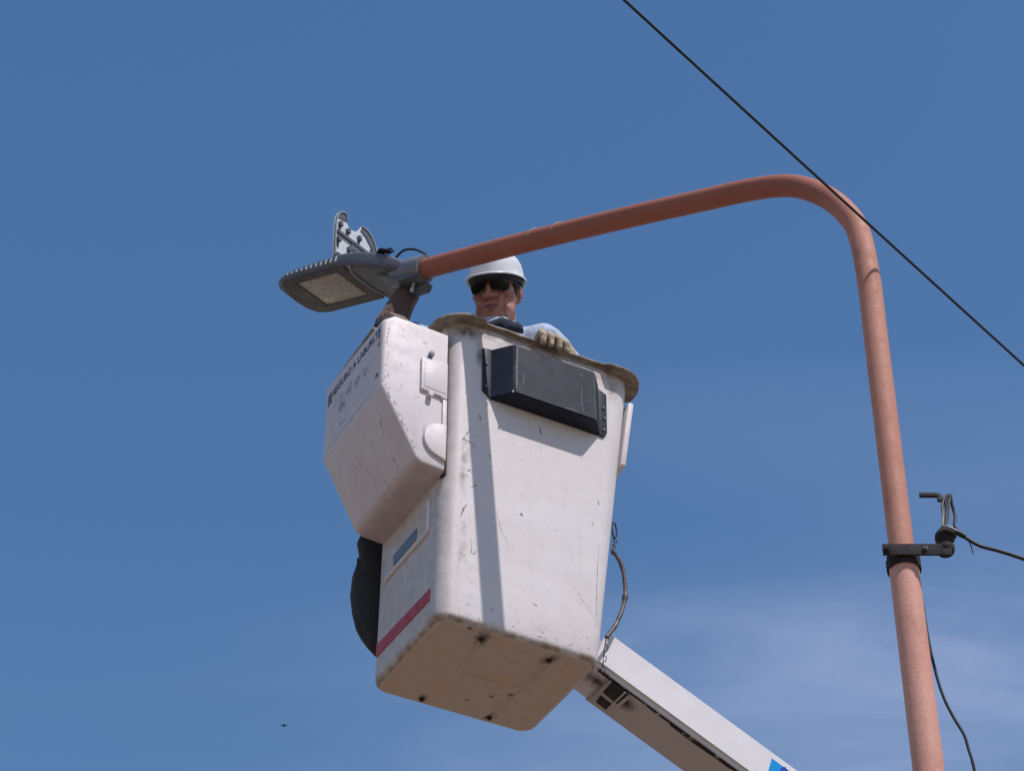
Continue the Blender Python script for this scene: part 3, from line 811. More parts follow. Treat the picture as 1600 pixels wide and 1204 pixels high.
bolt('latch_knob', (-0.055, -0.001, 1.046), (0, -1, 0), 0.010, 0.014, M['label_grey'], step, False)
bolt('latch_knob', (-0.056, -0.001, 0.868), (0, -1, 0), 0.010, 0.016, M['panel'], step, False)
# lid lip standing above the step box
bm = bmesh.new(); add_prism(bm, [(-0.205, 0.02), (-0.150, 0.018), (-0.085, 0.05), (-0.085, 0.20), (-0.205, 0.20)], 1.184, 1.201, 0.006, 'z')
link('step_lid', bm_mesh(bm), M['rim'], step, 35)
bm = bmesh.new(); add_prism(bm, [(-0.215, 0.13), (-0.212, 0.462), (-0.19, 0.462), (-0.19, 0.13)], 1.196, 1.214, 0.005, 'z')
link('step_lip', bm_mesh(bm), M['rim'], step, 35)
# lettering on the shaded face of the step box
tm = Matrix(((0, 0, -1), (-1, 0, 0), (0, 1, 0))).to_4x4(); tm.translation = Vector((-0.2355, 0.402, 1.078))
me, wd = text_mesh('SEGURO A LABURLT', 0.058, Matrix(), 0.0003, 0.0012)
sc_ = 0.362 / wd; me.transform(Matrix.Diagonal((sc_, 0.76, 1, 1))); me.transform(tm)
link('lettering', me, M['worn_blue'], step, 0)
def face_quad(bm, x, y0, y1, z0, z1, slope=0.0):
    vs = [bm.verts.new(q) for q in ((x, y0, z0), (x, y1, z0 + slope), (x, y1, z1 + slope), (x, y0, z1))]; bm.faces.new(vs)
for q in ((0.408, 0.440, 1.066, 1.118), (0.022, 0.038, 1.072, 1.122), (0.022, 0.037, 1.040, 1.052), (0.024, 0.048, 0.905, 0.922)):
    bm = bmesh.new(); face_quad(bm, -0.2358, *q); link('blue_bar', bm_mesh(bm), M['worn_blue'], step, 0)
bm = bmesh.new()
for q in ((0.24, 0.34, 0.97, 1.045), (0.10, 0.22, 0.985, 1.03), (0.28, 0.33, 0.90, 0.97)): face_quad(bm, -0.2357, *q)
link('faded_print', bm_mesh(bm), M['worn_teal'], step, 0)

# raised frame, plate and red tape on the left face of the bucket
bm = bmesh.new()
add_tube(bm, spline([(0.000, 0.408, 0.392), (0.000, 0.30, 0.391), (0.000, 0.14, 0.388), (0.000, 0.108, 0.389), (0.0005, 0.098, 0.400), (0.001, 0.098, 0.43), (0.002, 0.100, 0.515)], 6), 0.008, 10)
link('raised_frame', bm_mesh(bm), M['panel'], bk)
bm = bmesh.new(); add_box(bm, (0.0005, 0.19, 0.420), (0.010, 0.360, 0.462), 0.0005); link('data_plate', bm_mesh(bm), M['label_grey'], bk, 30)
bm = bmesh.new(); add_prism(bm, [(0.066, 0.095), (0.456, 0.108), (0.456, 0.160), (0.447, 0.162), (0.443, 0.157), (0.066, 0.141)], -0.0048, 0.002, 0, 'x'); link('red_tape', bm_mesh(bm), M['red'], bk, 0)

# control cover on the front face
cov = bmesh.new()
fz0, fz1, T = 0.940, 1.158, 0.075
P = [(0.165, -0.004), (0.228, -T), (0.545, -T), (0.600, -0.004)]
def covv(dz0, dz1): return [cov.verts.new((x, y, (fz0 + dz0))) for x, y in P], [cov.verts.new((x, y, fz1 + dz1)) for x, y in P]
lo, hi = covv(0, 0)
cov.faces.new(lo); cov.faces.new(hi[::-1])
for i in range(4): cov.faces.new((lo[i], lo[(i + 1) % 4], hi[(i + 1) % 4], hi[i]))
bmesh.ops.recalc_face_normals(cov, faces=cov.faces)
bmesh.ops.bevel(cov, geom=[e for e in cov.edges if any(v.co.y < -0.05 for v in e.verts)], offset=0.0045, segments=2, affect='EDGES')
cover = link('control_cover', bm_mesh(cov), M['black_abs'], bk, 35); tag(cover, 'charcoal plastic cover box on the front of the bucket')
bm = bmesh.new(); add_prism(bm, [(0.139, 1.152), (0.172, 1.158), (0.178, 0.934), (0.139, 0.965)], -0.0105, -0.005, 0.0015, 'y'); link('mounting_flange', bm_mesh(bm), M['black_abs'], cover, 30)
bm = bmesh.new(); add_prism(bm, [(0.592, 1.150), (0.628, 1.132), (0.626, 0.958), (0.612, 0.938), (0.590, 0.940)], -0.0105, -0.005, 0.0015, 'y'); link('mounting_flange', bm_mesh(bm), M['black_abs'], cover, 30)
for x, z in ((0.153, 1.085), (0.153, 0.985), (0.613, 1.065), (0.616, 1.02), (0.612, 0.968)):
    bolt('screw', (x, -0.0105, z), (0, -1, 0), 0.0042, 0.005, M['edge_grey'], cover, False)
bolt('screw', (0.224, -0.070, 0.945), (-0.5, -1, -0.3), 0.004, 0.005, M['zinc'], cover, False)
# scuffed edge and scratches
def ribbon(bm, pts, wdt, y=None, nrm=None):
    pts = [Vector(p) for p in pts]
    nrm = Vector(nrm)
    prev = None
    for i, p in enumerate(pts):
        tdir = (pts[min(i + 1, len(pts) - 1)] - pts[max(i - 1, 0)]).normalized(); s = tdir.cross(nrm).normalized()
        ww = wdt * (0.35 + 0.65 * math.sin(PI * min(max((i + 0.35) / (len(pts) - 0.3), 0), 1))) / 2
        a, b = bm.verts.new(p + s * ww), bm.verts.new(p - s * ww)
        if prev: bm.faces.new((prev[0], prev[1], b, a))
        prev = (a, b)
bm = bmesh.new()
for pts_, wd_ in (([(0.262, -T - .0006, 0.99), (0.262, -T - .0006, 1.02), (0.261, -T - .0006, 1.036)], 0.005),
                  ([(0.497, -T - .0006, 0.955), (0.490, -T - .0006, 0.99), (0.488, -T - .0006, 1.03), (0.492, -T - .0006, 1.07)], 0.0035),
                  ([(0.235, -T - .0006, 0.96), (0.236, -T - .0006, 1.05), (0.239, -T - .0006, 1.15)], 0.011),
                  ([(0.485, -T - .0006, 1.125), (0.493, -T - .0006, 1.113)], 0.006), ([(0.42, -T - .0006, 0.948), (0.45, -T - .0006, 0.951), (0.47, -T - .0006, 0.949)], 0.005),
                  ([(0.30, -T - .0006, 1.13), (0.33, -T - .0006, 1.128)], 0.003), ([(0.37, -T - .0006, 1.05), (0.40, -T - .0006, 1.10)], 0.002)):
    ribbon(bm, pts_, wd_, nrm=(0, -1, 0))
tag(link('scratches', bm_mesh(bm), M['scuff_lt'], cover, 0), kind='stuff')

# scuffs on the bucket front and edges
def fy(z): return -0.004 * z / H - 0.0007
random.seed(11)
bm = bmesh.new()
def wig(pts, n=5):
    return [p + Vector((random.uniform(-1, 1), 0, random.uniform(-1, 1))) * 0.0012 for p in spline(pts, n)]
F3 = lambda x, z: (x, fy(z), z)
for pts_, wd_ in (([F3(0.077, 0.735), F3(0.085, 0.728), F3(0.105, 0.728), F3(0.113, 0.722), F3(0.113, 0.712)], 0.006),
                  ([F3(0.098, 0.790), F3(0.094, 0.775), F3(0.088, 0.762), F3(0.080, 0.745), F3(0.074, 0.735)], 0.004),
                  ([F3(0.074, 0.735), F3(0.072, 0.722)], 0.005),
                  ([F3(0.105, 0.540), F3(0.116, 0.551), F3(0.127, 0.558)], 0.004),
                  ([F3(0.070, 0.410), F3(0.078, 0.440), F3(0.088, 0.465)], 0.0045),
                  ([F3(0.362, 0.899), F3(0.365, 0.880), F3(0.369, 0.860)], 0.0045),
                  ([F3(0.105, 0.285), F3(0.112, 0.276), F3(0.120, 0.278), F3(0.124, 0.290)], 0.003),
                  ([F3(0.108, 0.33), F3(0.109, 0.30), F3(0.110, 0.285)], 0.002),
                  ([F3(0.585, 0.47), F3(0.577, 0.36), F3(0.570, 0.20), F3(0.567, 0.14)], 0.0018),
                  ([F3(0.47, 0.28), F3(0.50, 0.25), F3(0.54, 0.20), F3(0.575, 0.165)], 0.0012),
                  ([F3(0.585, 0.66), F3(0.590, 0.64)], 0.004), ([F3(0.560, 0.57), F3(0.565, 0.545)], 0.0035),
                  ([F3(0.335, 0.155), F3(0.345, 0.15), F3(0.352, 0.158)], 0.003),
                  ([F3(0.170, 0.70), F3(0.176, 0.69)], 0.007), ([F3(0.130, 0.86), F3(0.136, 0.835), F3(0.131, 0.825)], 0.004), ([F3(0.14, 0.845), F3(0.128, 0.832)], 0.003),
                  ([F3(0.20, 0.47), F3(0.22, 0.40), F3(0.25, 0.35)], 0.0016),
                  ([F3(0.09, 0.60), F3(0.10, 0.612), F3(0.107, 0.60)], 0.004), ([F3(0.085, 0.585), F3(0.092, 0.578)], 0.004),
                  ([F3(0.29, 0.50), F3(0.296, 0.49)], 0.008), ([F3(0.165, 0.925), F3(0.158, 0.905)], 0.003)):
    ribbon(bm, wig(pts_), wd_ * 1.15, nrm=(0, -1, 0))
tag(link('scuff_marks', bm_mesh(bm), M['scuff'], shell, 0), kind='stuff')
bm = bmesh.new()
for i in range(26):                                          # chipped gelcoat along the lower edge
    x = random.uniform(0.06, 0.53); z = random.uniform(0.028, 0.050) if random.random() < .75 else random.uniform(0.05, 0.1)
    L = random.uniform(0.004, 0.016)
    ribbon(bm, [F3(x, z), F3(x + L * .5, z + random.uniform(-.003, .003)), F3(x + L, z + random.uniform(-.004, .004))], random.uniform(0.0015, 0.005), nrm=(0, -1, 0))
for i in range(34):
    x = random.uniform(0.07, 0.13) if random.random() < .6 else random.uniform(0.1, 0.58); z = random.uniform(0.1, 0.85)
    L = random.uniform(0.004, 0.014); a = random.uniform(0, PI)
    ribbon(bm, [F3(x, z), F3(x + L * .5 * math.cos(a), z + L * .5 * math.sin(a)), F3(x + L * math.cos(a), z + L * math.sin(a))], random.uniform(0.001, 0.0030), nrm=(0, -1, 0))
tag(link('edge_chips', bm_mesh(bm), M['scuff_brown'], shell, 0), kind='stuff')
# scuffs on the step box
bm = bmesh.new()
SX = lambda y, z: (-0.2362, y, z)
def SL(y, t): return (-0.2342 + (0.1335) * t - 0.0006, y, 0.850 - 0.258 * t - 0.0006)
for i in range(14):
    y = random.uniform(0.05, 0.44); t_ = random.uniform(0.1, 0.92); L = random.uniform(0.01, 0.05); a = random.uniform(-0.8, 0.8)
    p = [SL(y + L * math.sin(a) * k / 4 + random.uniform(-.001, .001), min(0.95, t_ + L * 3 * math.cos(a) * k / 4)) for k in range(5)]
    ribbon(bm, p, random.uniform(0.001, 0.004), nrm=(-0.89, 0, -0.46))
for i in range(26):
    y = random.uniform(0.03, 0.44); z = random.uniform(0.88, 1.05); L = random.uniform(0.01, 0.04); a = random.uniform(0, PI)
    ribbon(bm, [SX(y, z), SX(y + L * .5 * math.cos(a), z + L * .5 * math.sin(a) * .6), SX(y + L * math.cos(a), z + L * math.sin(a))], random.uniform(0.001, 0.003), nrm=(-1, 0, 0))
p = [SX(0.44 - 0.41 * k / 24, 0.868 + 0.0015 * math.sin(k * 1.9)) for k in range(25)]
ribbon(bm, p, 0.004, nrm=(-1, 0, 0))
for i in range(22):
    x = random.uniform(-0.20, -0.01); z = random.uniform(0.75, 1.13); L = random.uniform(0.004, 0.014); a = random.uniform(0, PI)
    if -0.1 < x and z < 1.04: continue
    ribbon(bm, [(x, 0.0022, z), (x + L * math.cos(a), 0.0022, z + L * math.sin(a))], random.uniform(0.0015, 0.004), nrm=(0, -1, 0))
for i in range(34):
    z = random.uniform(0.62, 1.10); xe = -0.2205 if z > 0.85 else -0.2205 + (0.85 - z) * 0.515
    x = xe + random.uniform(0.0, 0.016); L = random.uniform(0.004, 0.020); dx_ = 0 if z > 0.85 else -0.515
    ribbon(bm, [(x, 0.0022, z), (x + dx_ * -L * 0.5 * -1 + random.uniform(-.002, .002), 0.0022, z + L * .5), (x + dx_ * L, 0.0022, z + L)], random.uniform(0.0015, 0.006), nrm=(0, -1, 0))
tag(link('scuff_marks', bm_mesh(bm), M['scuff_brown'], step, 0), kind='stuff')

# underside: bolts with rust stains, ribs
def stain(cx, cy, rx, ry, z, parent, m='stain', ang=0.0):
    b2 = bmesh.new(); lay = b2.verts.layers.float.new('fade')
    c = b2.verts.new((cx, cy, z)); c[lay] = 1.0; prev = None
    k = 20; rings = []
    for j in (0.25, 0.5, 0.75, 1.0):
        rg = []
        for i in range(k):
            a = 2 * PI * i / k; wv = 1 + 0.25 * noise.noise(Vector((cx * 30 + math.cos(a), cy * 30 + math.sin(a), j)))
            x, y = rx * j * wv * math.cos(a), ry * j * wv * math.sin(a)
            v = b2.verts.new((cx + x * math.cos(ang) - y * math.sin(ang), cy + x * math.sin(ang) + y * math.cos(ang), z)); v[lay] = (1 - j) ** 1.3; rg.append(v)
        rings.append(rg)
    for i in range(k): b2.faces.new((c, rings[0][i], rings[0][(i + 1) % k]))
    for a_, b_ in zip(rings, rings[1:]):
        for i in range(k): b2.faces.new((a_[i], b_[i], b_[(i + 1) % k], a_[(i + 1) % k]))
    return link('rust_stain', bm_mesh(b2), M[m], parent, 0)
for cx, cy, s in ((0.176, 0.056, 1.0), (0.424, 0.060, 0.85), (0.166, 0.455, 0.55), (0.414, 0.452, 0.6), (0.412, 0.302, 0.35)):
    if s > 0.5:
        bolt('drain_bolt', (cx, cy, -0.001), (0, 0, -1), 0.0055, 0.008, M['dark_iron'], bk)
    stain(cx, cy - 0.006, 0.058 * s, 0.034 * s, -0.0012, shell, ang=0.9 + cx * 3)
stain(0.118, 0.02, 0.016, 0.012, -0.0012, shell); stain(0.36, 0.335, 0.012, 0.012, -0.0012, shell); stain(0.30, 0.39, 0.01, 0.01, -0.0012, shell)
for i, (a, b) in enumerate((((0.180, 0.070), (0.197, 0.252)), ((0.197, 0.252), (0.409, 0.255)), ((0.409, 0.255), (0.424, 0.075)), ((0.440, 0.07), (0.420, 0.44)))):
    bm = bmesh.new(); add_tube(bm, [(a[0], a[1], 0.0005), ((a[0] + b[0]) / 2, (a[1] + b[1]) / 2, 0.0), (b[0], b[1], 0.0005)], 0.0042, 8); link('underside_rib', bm_mesh(bm), M['bottom'], bk)

# smudges and drips on the front wall
for cx, cz, rx, rz, mm in ((0.132, 1.120, 0.022, 0.080, 'smudge'), (0.080, 1.205, 0.060, 0.040, 'stain'), (0.090, 0.690, 0.030, 0.060, 'drip'), (0.078, 0.30, 0.022, 0.16, 'drip'), (0.075, 0.60, 0.020, 0.14, 'drip'), (0.655, 1.15, 0.035, 0.07, 'drip'), (0.19, 0.93, 0.03, 0.02, 'drip')):
    st_ = stain(0, 0, rx, rz, 0, shell, mm); st_.name = 'grime_patch'
    st_.data.transform(Matrix.Translation((cx, fy(cz) - 0.0004, cz)) @ Matrix.Rotation(R(90), 4, 'X'))
# side panel on the right face
bm = bmesh.new(); add_prism(bm, [(0.012, 1.158), (0.40, 1.158), (0.40, 0.83), (0.10, 0.83), (0.060, 0.862), (0.020, 0.868)], -0.004, 0.018, 0.006, 'x', Matrix.Translation((0.684, 0, 0)) @ Matrix.Shear('YZ', 4, (0.0, 0.0)))
for v in bm.verts: v.co.x += (v.co.z - 0.83) * 0.133 + 0.009
link('side_panel', bm_mesh(bm), M['panel'], bk, 35)
# pivot bracket towards the boom
bm = bmesh.new(); add_box(bm, (0.585, 0.15, 0.13), (0.655, 0.27, 0.24), 0.01); link('pivot_bracket', bm_mesh(bm), M['boom'], bk, 35)

# ------------------------------------------------------------------ boom
bl = empty('lift_boom', BO, YAW)
tag(bl, 'white square lift boom carrying the bucket, running down to the right', 'boom')
th = math.atan2(-0.241, 0.5324)                              # fall of the boom along the local x axis
cth, sth = math.cos(th), math.sin(th)
def bp(s, y, q): return Vector((0.655 + cth * s - sth * q, y, 0.085 + sth * s + cth * q))
bm = bmesh.new()
t = bmesh.new(); L_ = 6.4
def beam(t, s0, s1, y0, y1, q0, q1):
    vs = [t.verts.new(bp(s, y, q)) for s in (s0, s1) for y in (y0, y1) for q in (q0, q1)]
    for f in ((0, 1, 3, 2), (4, 6, 7, 5), (0, 4, 5, 1), (2, 3, 7, 6), (0, 2, 6, 4), (1, 5, 7, 3)): t.faces.new([vs[i] for i in f])
beam(t, -0.03, L_, 0.12, 0.300, 0.0, 0.152)
bmesh.ops.recalc_face_normals(t, faces=t.faces)
bmesh.ops.bevel(t, geom=list(t.edges), offset=0.012, segments=3, affect='EDGES'); merge(bm, t)
beam_o = link('beam', bm_mesh(bm), M['boom'], bl, 35)
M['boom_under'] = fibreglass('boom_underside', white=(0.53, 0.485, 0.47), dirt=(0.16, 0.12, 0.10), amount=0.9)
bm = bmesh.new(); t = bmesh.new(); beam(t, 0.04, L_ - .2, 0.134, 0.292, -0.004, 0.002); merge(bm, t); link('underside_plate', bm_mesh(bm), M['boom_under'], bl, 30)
# black grease along the lower edge
bm = bmesh.new(); random.seed(5)
prev = None
for i in range(120):
    s = 0.0 + i * 0.008
    if s > 0.83: break
    ww = 0.008 + 0.006 * (noise.noise(Vector((s * 9, 0, 0))) + 0.6) + (0.007 if 0.30 < s < 0.56 else 0) - (0.008 if s > 0.60 else 0)
    ww = max(ww, 0.002)
    a, b = bm.verts.new(bp(s, 0.1345, -0.0048)), bm.verts.new(bp(s, 0.1345 + ww, -0.0048))
    if prev: bm.faces.new((prev[0], prev[1], b, a))
    prev = (a, b)
link('grease_line', bm_mesh(bm), M['grease'], bl, 0)
# dark inspection openings near the tip
bm = bmesh.new(); add_box(bm, (0.048, 0.150, -0.009), (0.140, 0.285, -0.0045)); 
M4 = Matrix.Translation(bp(0, 0, 0)) @ Matrix.Rotation(-th, 4, 'Y')
bm.transform(M4); link('opening_frame', bm_mesh(bm), M['boom_under'], bl, 30)
for x0, x1, y0, y1 in ((0.060, 0.130, 0.140, 0.212), (0.066, 0.118, 0.226, 0.268)):
    bm = bmesh.new(); add_prism(bm, [(x0, y0), (x1, y0 + 0.004), (x1 - 0.004, y1), (x0 + 0.004, y1 - 0.004)], -0.0125, -0.0085, 0.0012, 'z'); bm.transform(M4); link('opening', bm_mesh(bm), M['dark_iron'], bl, 30)
for i in range(3):
    bm = bmesh.new(); add_box(bm, (0.052 + i * 0.03, 0.138, -0.0165), (0.058 + i * 0.03, 0.278 - 0.01 * i, -0.0122), 0.001); bm.transform(M4)
    if i != 1: link('opening_bar', bm_mesh(bm), M['boom_under'], bl, 30)
for s, wq in ((0.02, 0.07), (0.10, 0.09), (0.145, 0.06)):
    st_ = stain(0, 0, wq, 0.04, 0, bl, 'stain'); st_.name = 'grease_stain'
    st_.data.transform(M4 @ Matrix.Translation((s, 0.19, -0.0052)))
# blue decal
def side(s, q, d=0.0006): return bp(s, 0.12 - d, q)
bm = bmesh.new(); bm.faces.new([bm.verts.new(side(*q)) for q in ((0.658, 0.118), (0.80, 0.118), (0.80, 0.018), (0.668, 0.018))]); link('decal', bm_mesh(bm), M['cyan'], bl, 0)
bm = bmesh.new(); bm.faces.new([bm.verts.new(side(*q, 0.0012)) for q in ((0.700, 0.110), (0.712, 0.122), (0.725, 0.116), (0.735, 0.119), (0.78, 0.10), (0.78, 0.03), (0.72, 0.03), (0.705, 0.07))]); link('decal_emblem', bm_mesh(bm), M['deep_blue'], bl, 0)
# elbow and lower boom down to a pedestal, out of the picture
bm = bmesh.new(); c = bp(L_ - 0.1, 0.21, 0.07); add_lathe(bm, [(0, -0.14), (0.15, -0.14), (0.16, -0.13), (0.16, 0.13), (0.15, 0.14), (0, 0.14)], axis_mat(c, (0, 1, 0)), 28); link('elbow', bm_mesh(bm), M['boom'], bl)
bm = bmesh.new(); t = bmesh.new()
q0 = Vector((c.x, 0.21, c.z)); q1 = Vector((c.x - 2.6, 0.21, -BO.z + 1.15))
add_box(t, (-0.11, -0.11, 0), (0.11, 0.11, (q1 - q0).length), 0.012); t.transform(axis_mat(q0, q1 - q0, (0, 1, 0))); merge(bm, t); link('lower_boom', bm_mesh(bm), M['boom'], bl, 35)
bm = bmesh.new(); add_lathe(bm, [(0, -BO.z), (0.45, -BO.z), (0.45, -BO.z + 0.06), (0.24, -BO.z + 0.1), (0.20, -BO.z + 1.15), (0.22, -BO.z + 1.3), (0, -BO.z + 1.3)], Matrix.Translation((q1.x, 0.21, 0)), 28); link('pedestal', bm_mesh(bm), M['boom'], bl)

# ------------------------------------------------------------------ safety chain in its sleeve
ch = empty('safety_chain', BO, YAW)
tag(ch, 'short steel chain in a worn brown sleeve hanging beside the bucket', 'chain')
def v8(p5, p20, v=0.085): k = (v - 0.05) / 0.15; return Vector((p5[0] + (p20[0] - p5[0]) * k, v, p5[1] + (p20[1] - p5[1]) * k))
CP = [v8((0.6743, 0.6146), (0.7643, 0.7447)), v8((0.6833, 0.5827), (0.7736, 0.7119)), v8((0.6690, 0.5115), (0.7590, 0.6389)), v8((0.7043, 0.4564), (0.7951, 0.5825)), v8((0.7129, 0.3413), (0.8039, 0.4644)), v8((0.6799, 0.2274), (0.7700, 0.3477)), v8((0.6364, 0.150), (0.7254, 0.2683)), v8((0.6300, 0.097), (0.7190, 0.214)), v8((0.6185, 0.0196), (0.7071, 0.1346))]
def chain_link(c, d, roll, s=1.0):
    bm = bmesh.new(); d = Vector(d).normalized()
    m = axis_mat(c, d) @ Matrix.Rotation(roll, 4, 'Z')
    lp = []
    for i in range(20):
        a = 2 * PI * i / 20; lp.append(m @ Vector((0.0065 * math.cos(a) * s, 0, (0.006 * math.sin(a) + (0.008 if math.sin(a) > 0 else -0.008)) * s)))
    lp.append(lp[0]); add_tube(bm, lp, 0.0019 * s, 7, cap=False)
    return link('chain_link', bm_mesh(bm), M['chain'], ch)
# snap ring then links, sleeve, links
bm = bmesh.new(); rc = CP[0].lerp(CP[1], 0.5); m = axis_mat(rc, (0.5, -1, 0), (0, 0, 1))
lp = [m @ Vector((0.033 * math.cos(2 * PI * i / 24), 0.014 * math.sin(2 * PI * i / 24), 0)) for i in range(25)]; add_tube(bm, lp, 0.0032, 8, cap=False); link('snap_ring', bm_mesh(bm), M['chain'], ch)
seg = [CP[1] - Vector((0.004, 0, 0.03)), CP[2]]
for i in range(4): chain_link(seg[0].lerp(seg[1], i / 3), seg[1] - seg[0], R(90) * (i % 2) + 0.4)
sl = spline(CP[2:7], 10)
bm = bmesh.new(); random.seed(2)
add_tube(bm, sl, [0.0075 + 0.0022 * noise.noise(Vector((i * 0.35, 0, 0))) + (0.003 if i in (20, 21) else 0) for i in range(len(sl))], 12)
link('sleeve', bm_mesh(bm), M['hose'], ch)
for i in range(7):
    p = CP[6].lerp(CP[8], i / 6); chain_link(p + Vector((0.002 * (-1) ** i, 0, 0)), CP[8] - CP[6], R(90) * (i % 2) + 0.3, 0.8)

# ------------------------------------------------------------------ dark tool bag behind the bucket
bag = empty('tool_bag', BO + Vector((0, 0, 0)), YAW)
tag(bag, 'black canvas tool bag hanging on the far side under the step box', 'bag')
prof = [(0.150, -0.052), (0.188, -0.012), (0.235, 0.012), (0.29, -0.0), (0.36, -0.052 + 0.0), (0.43, -0.074), (0.50, -0.079), (0.560, -0.070), (0.600, -0.062), (0.640, -0.066), (0.70, -0.03)]
prof = [(0.180, 0.030), (0.212, -0.014), (0.250, -0.040), (0.287, -0.057), (0.35, -0.068), (0.424, -0.077), (0.503, -0.074), (0.548, -0.064), (0.575, -0.056), (0.596, -0.058), (0.632, -0.070), (0.70, -0.05)]
bm = bmesh.new(); rings = []
for z, xl in prof:
    xl += 0.026; k = (z - 0.18) / 0.52; dep = 0.045 + 0.05 * math.sin(PI * min(max(k, 0.06), 0.9)); cx = (xl + 0.36) / 2; hw = (0.36 - xl) / 2; cy = 0.515 + 0.012 + dep / 2
    rg = []
    for i in range(28):
        a = 2 * PI * i / 28; ca, sa = math.cos(a), math.sin(a)
        x = cx + hw * math.copysign(abs(ca) ** 0.6, ca); y = cy + dep / 2 * math.copysign(abs(sa) ** 0.6, sa)
        f_ = 0.004 * noise.noise(Vector((x * 16, y * 16, z * 13)))
        rg.append(bm.verts.new((x + f_, y + f_, z)))
    rings.append(rg)
for a, b in zip(rings, rings[1:]):
    for i in range(28): bm.faces.new((a[i], a[(i + 1) % 28], b[(i + 1) % 28], b[i]))
bm.faces.new(rings[0][::-1]); bm.faces.new(rings[-1])
link('pouch', bm_mesh(bm), M['canvas'], bag, 60)
bm = bmesh.new(); add_tube(bm, spline([(-0.042, 0.556, 0.56), (-0.040, 0.556, 0.40), (-0.022, 0.556, 0.27), (0.03, 0.556, 0.215)], 6), 0.0035, 8); link('piping', bm_mesh(bm), M['canvas'], bag)
for x in (0.05, 0.28):
    bm = bmesh.new(); add_tube(bm, spline([(x, 0.56, 0.68), (x, 0.555, 0.95), (x, 0.560, 1.18), (x, 0.585, 1.225), (x, 0.56, 1.239), (x, 0.52, 1.236), (x, 0.498, 1.225), (x, 0.494, 1.10)], 6), 0.009, 8); link('strap', bm_mesh(bm), M['canvas'], bag)

# ------------------------------------------------------------------ the worker
PO = Vector((-0.0578, 6.8799, 6.1733))
PZ = -0.0207                                               # joints below are measured 20 mm lower than the floor used here
man = empty('person', PO)
tag(man, 'worker in white hard hat, sunglasses and light blue shirt, gloved hand on bucket rim', 'person')
def pv(x, y, z): return Vector((x, y, z + PZ))
HC = pv(0.004, -0.020, 1.604)
HM = Matrix.Translation(HC) @ Matrix.Rotation(R(-19), 4, 'Z') @ Matrix.Rotation(R(27), 4, 'X') @ Matrix.Rotation(R(5), 4, 'Y') @ Matrix.Scale(1.05, 4)
def hp(x, y, z): return HM @ Vector((x, y, z))
def hrot(): e = HM.to_euler(); return tuple(math.degrees(q) for q in e)
def he(c, rad, extra=(0, 0, 0)):
    m = HM.to_3x3().normalized() @ Euler([R(q) for q in extra]).to_matrix(); e = m.to_euler()
    return ('ell', hp(*c), [q * 1.05 for q in rad], tuple(math.degrees(q) for q in e))
head = [he((0, 0.018, 0.045), (0.076, 0.096, 0.082)), he((0, -0.018, -0.01), (0.075, 0.078, 0.090)), he((0, -0.030, -0.062), (0.070, 0.059, 0.056)),
        he((0, -0.072, -0.100), (0.027, 0.018, 0.018)), he((0, -0.055, -0.085), (0.046, 0.034, 0.034)),
        he((0.046, -0.010, -0.072), (0.018, 0.040, 0.028), (0, 0, 12)), he((-0.046, -0.010, -0.072), (0.018, 0.040, 0.028), (0, 0, -12)),
        he((0.044, -0.066, -0.020), (0.027, 0.018, 0.017)), he((-0.044, -0.066, -0.020), (0.027, 0.018, 0.017)), he((0.046, -0.052, -0.070), (0.020, 0.026, 0.026)), he((-0.046, -0.052, -0.070), (0.020, 0.026, 0.026)),
        he((0, -0.085, 0.030), (0.052, 0.014, 0.012)),
        he((0, -0.100, -0.004), (0.010, 0.016, 0.030), (-22, 0, 0)), he((0, -0.111, -0.024), (0.015, 0.014, 0.012)), he((0.013, -0.100, -0.027), (0.010, 0.011, 0.009)), he((-0.013, -0.100, -0.027), (0.010, 0.011, 0.009)),
        he((0, -0.090, -0.052), (0.026, 0.013, 0.010)), he((0, -0.0905, -0.0685), (0.022, 0.012, 0.008)),
        he((0.030, -0.084, -0.045), (0.010, 0.012, 0.026), (0, 22, 0)), he((-0.030, -0.084, -0.045), (0.010, 0.012, 0.026), (0, -22, 0)),
        he((0.033, -0.078, 0.010), (0.014, 0.010, 0.010)), he((-0.033, -0.078, 0.010), (0.014, 0.010, 0.010))]
for s in (1, -1):
    head += [he((s * 0.077, 0.012, -0.008), (0.007, 0.018, 0.031), (10, 0, s * 22)), he((s * 0.082, 0.020, 0.002), (0.006, 0.012, 0.022), (10, 0, s * 25)), he((s * 0.074, 0.004, -0.034), (0.007, 0.009, 0.010))]
neck_top = hp(0, 0.020, -0.075)
SH_L, EL_L, WR_L = pv(0.178, 0.01, 1.400), pv(0.310, 0.045, 1.235), pv(0.222, -0.125, 1.255)
SH_R, EL_R, WR_R = pv(-0.180, 0.01, 1.375), pv(-0.388, -0.105, 1.352), pv(-0.318, -0.082, 1.555)
body = head + [('cap', pv(0, 0.02, 1.40), neck_top, 0.062, 0.058), ('cap', pv(0, 0.03, 1.40), pv(0, 0.03, 1.20), 0.10, 0.115), ('cap', pv(-.12, 0.03, 1.385), pv(.12, 0.03, 1.385), 0.060, 0.060),
        ('cap', pv(0, 0.03, 1.20), pv(0, 0.02, 0.95), 0.115, 0.13), ('cap', SH_L, EL_L, 0.048, 0.036), ('cap', EL_L, WR_L, 0.038, 0.027), ('cap', SH_R, EL_R, 0.048, 0.037), ('cap', EL_R, WR_R, 0.050, 0.039)]
for s in (1, -1):
    body += [('cap', pv(s * 0.085, 0.02, 0.92), pv(s * 0.095, -0.01, 0.50), 0.085, 0.058), ('cap', pv(s * 0.095, -0.01, 0.50), pv(s * 0.10, 0.03, 0.10), 0.055, 0.038), ('cap', pv(s * 0.10, 0.04, 0.065), pv(s * 0.105, -0.10, 0.058), 0.036, 0.032)]
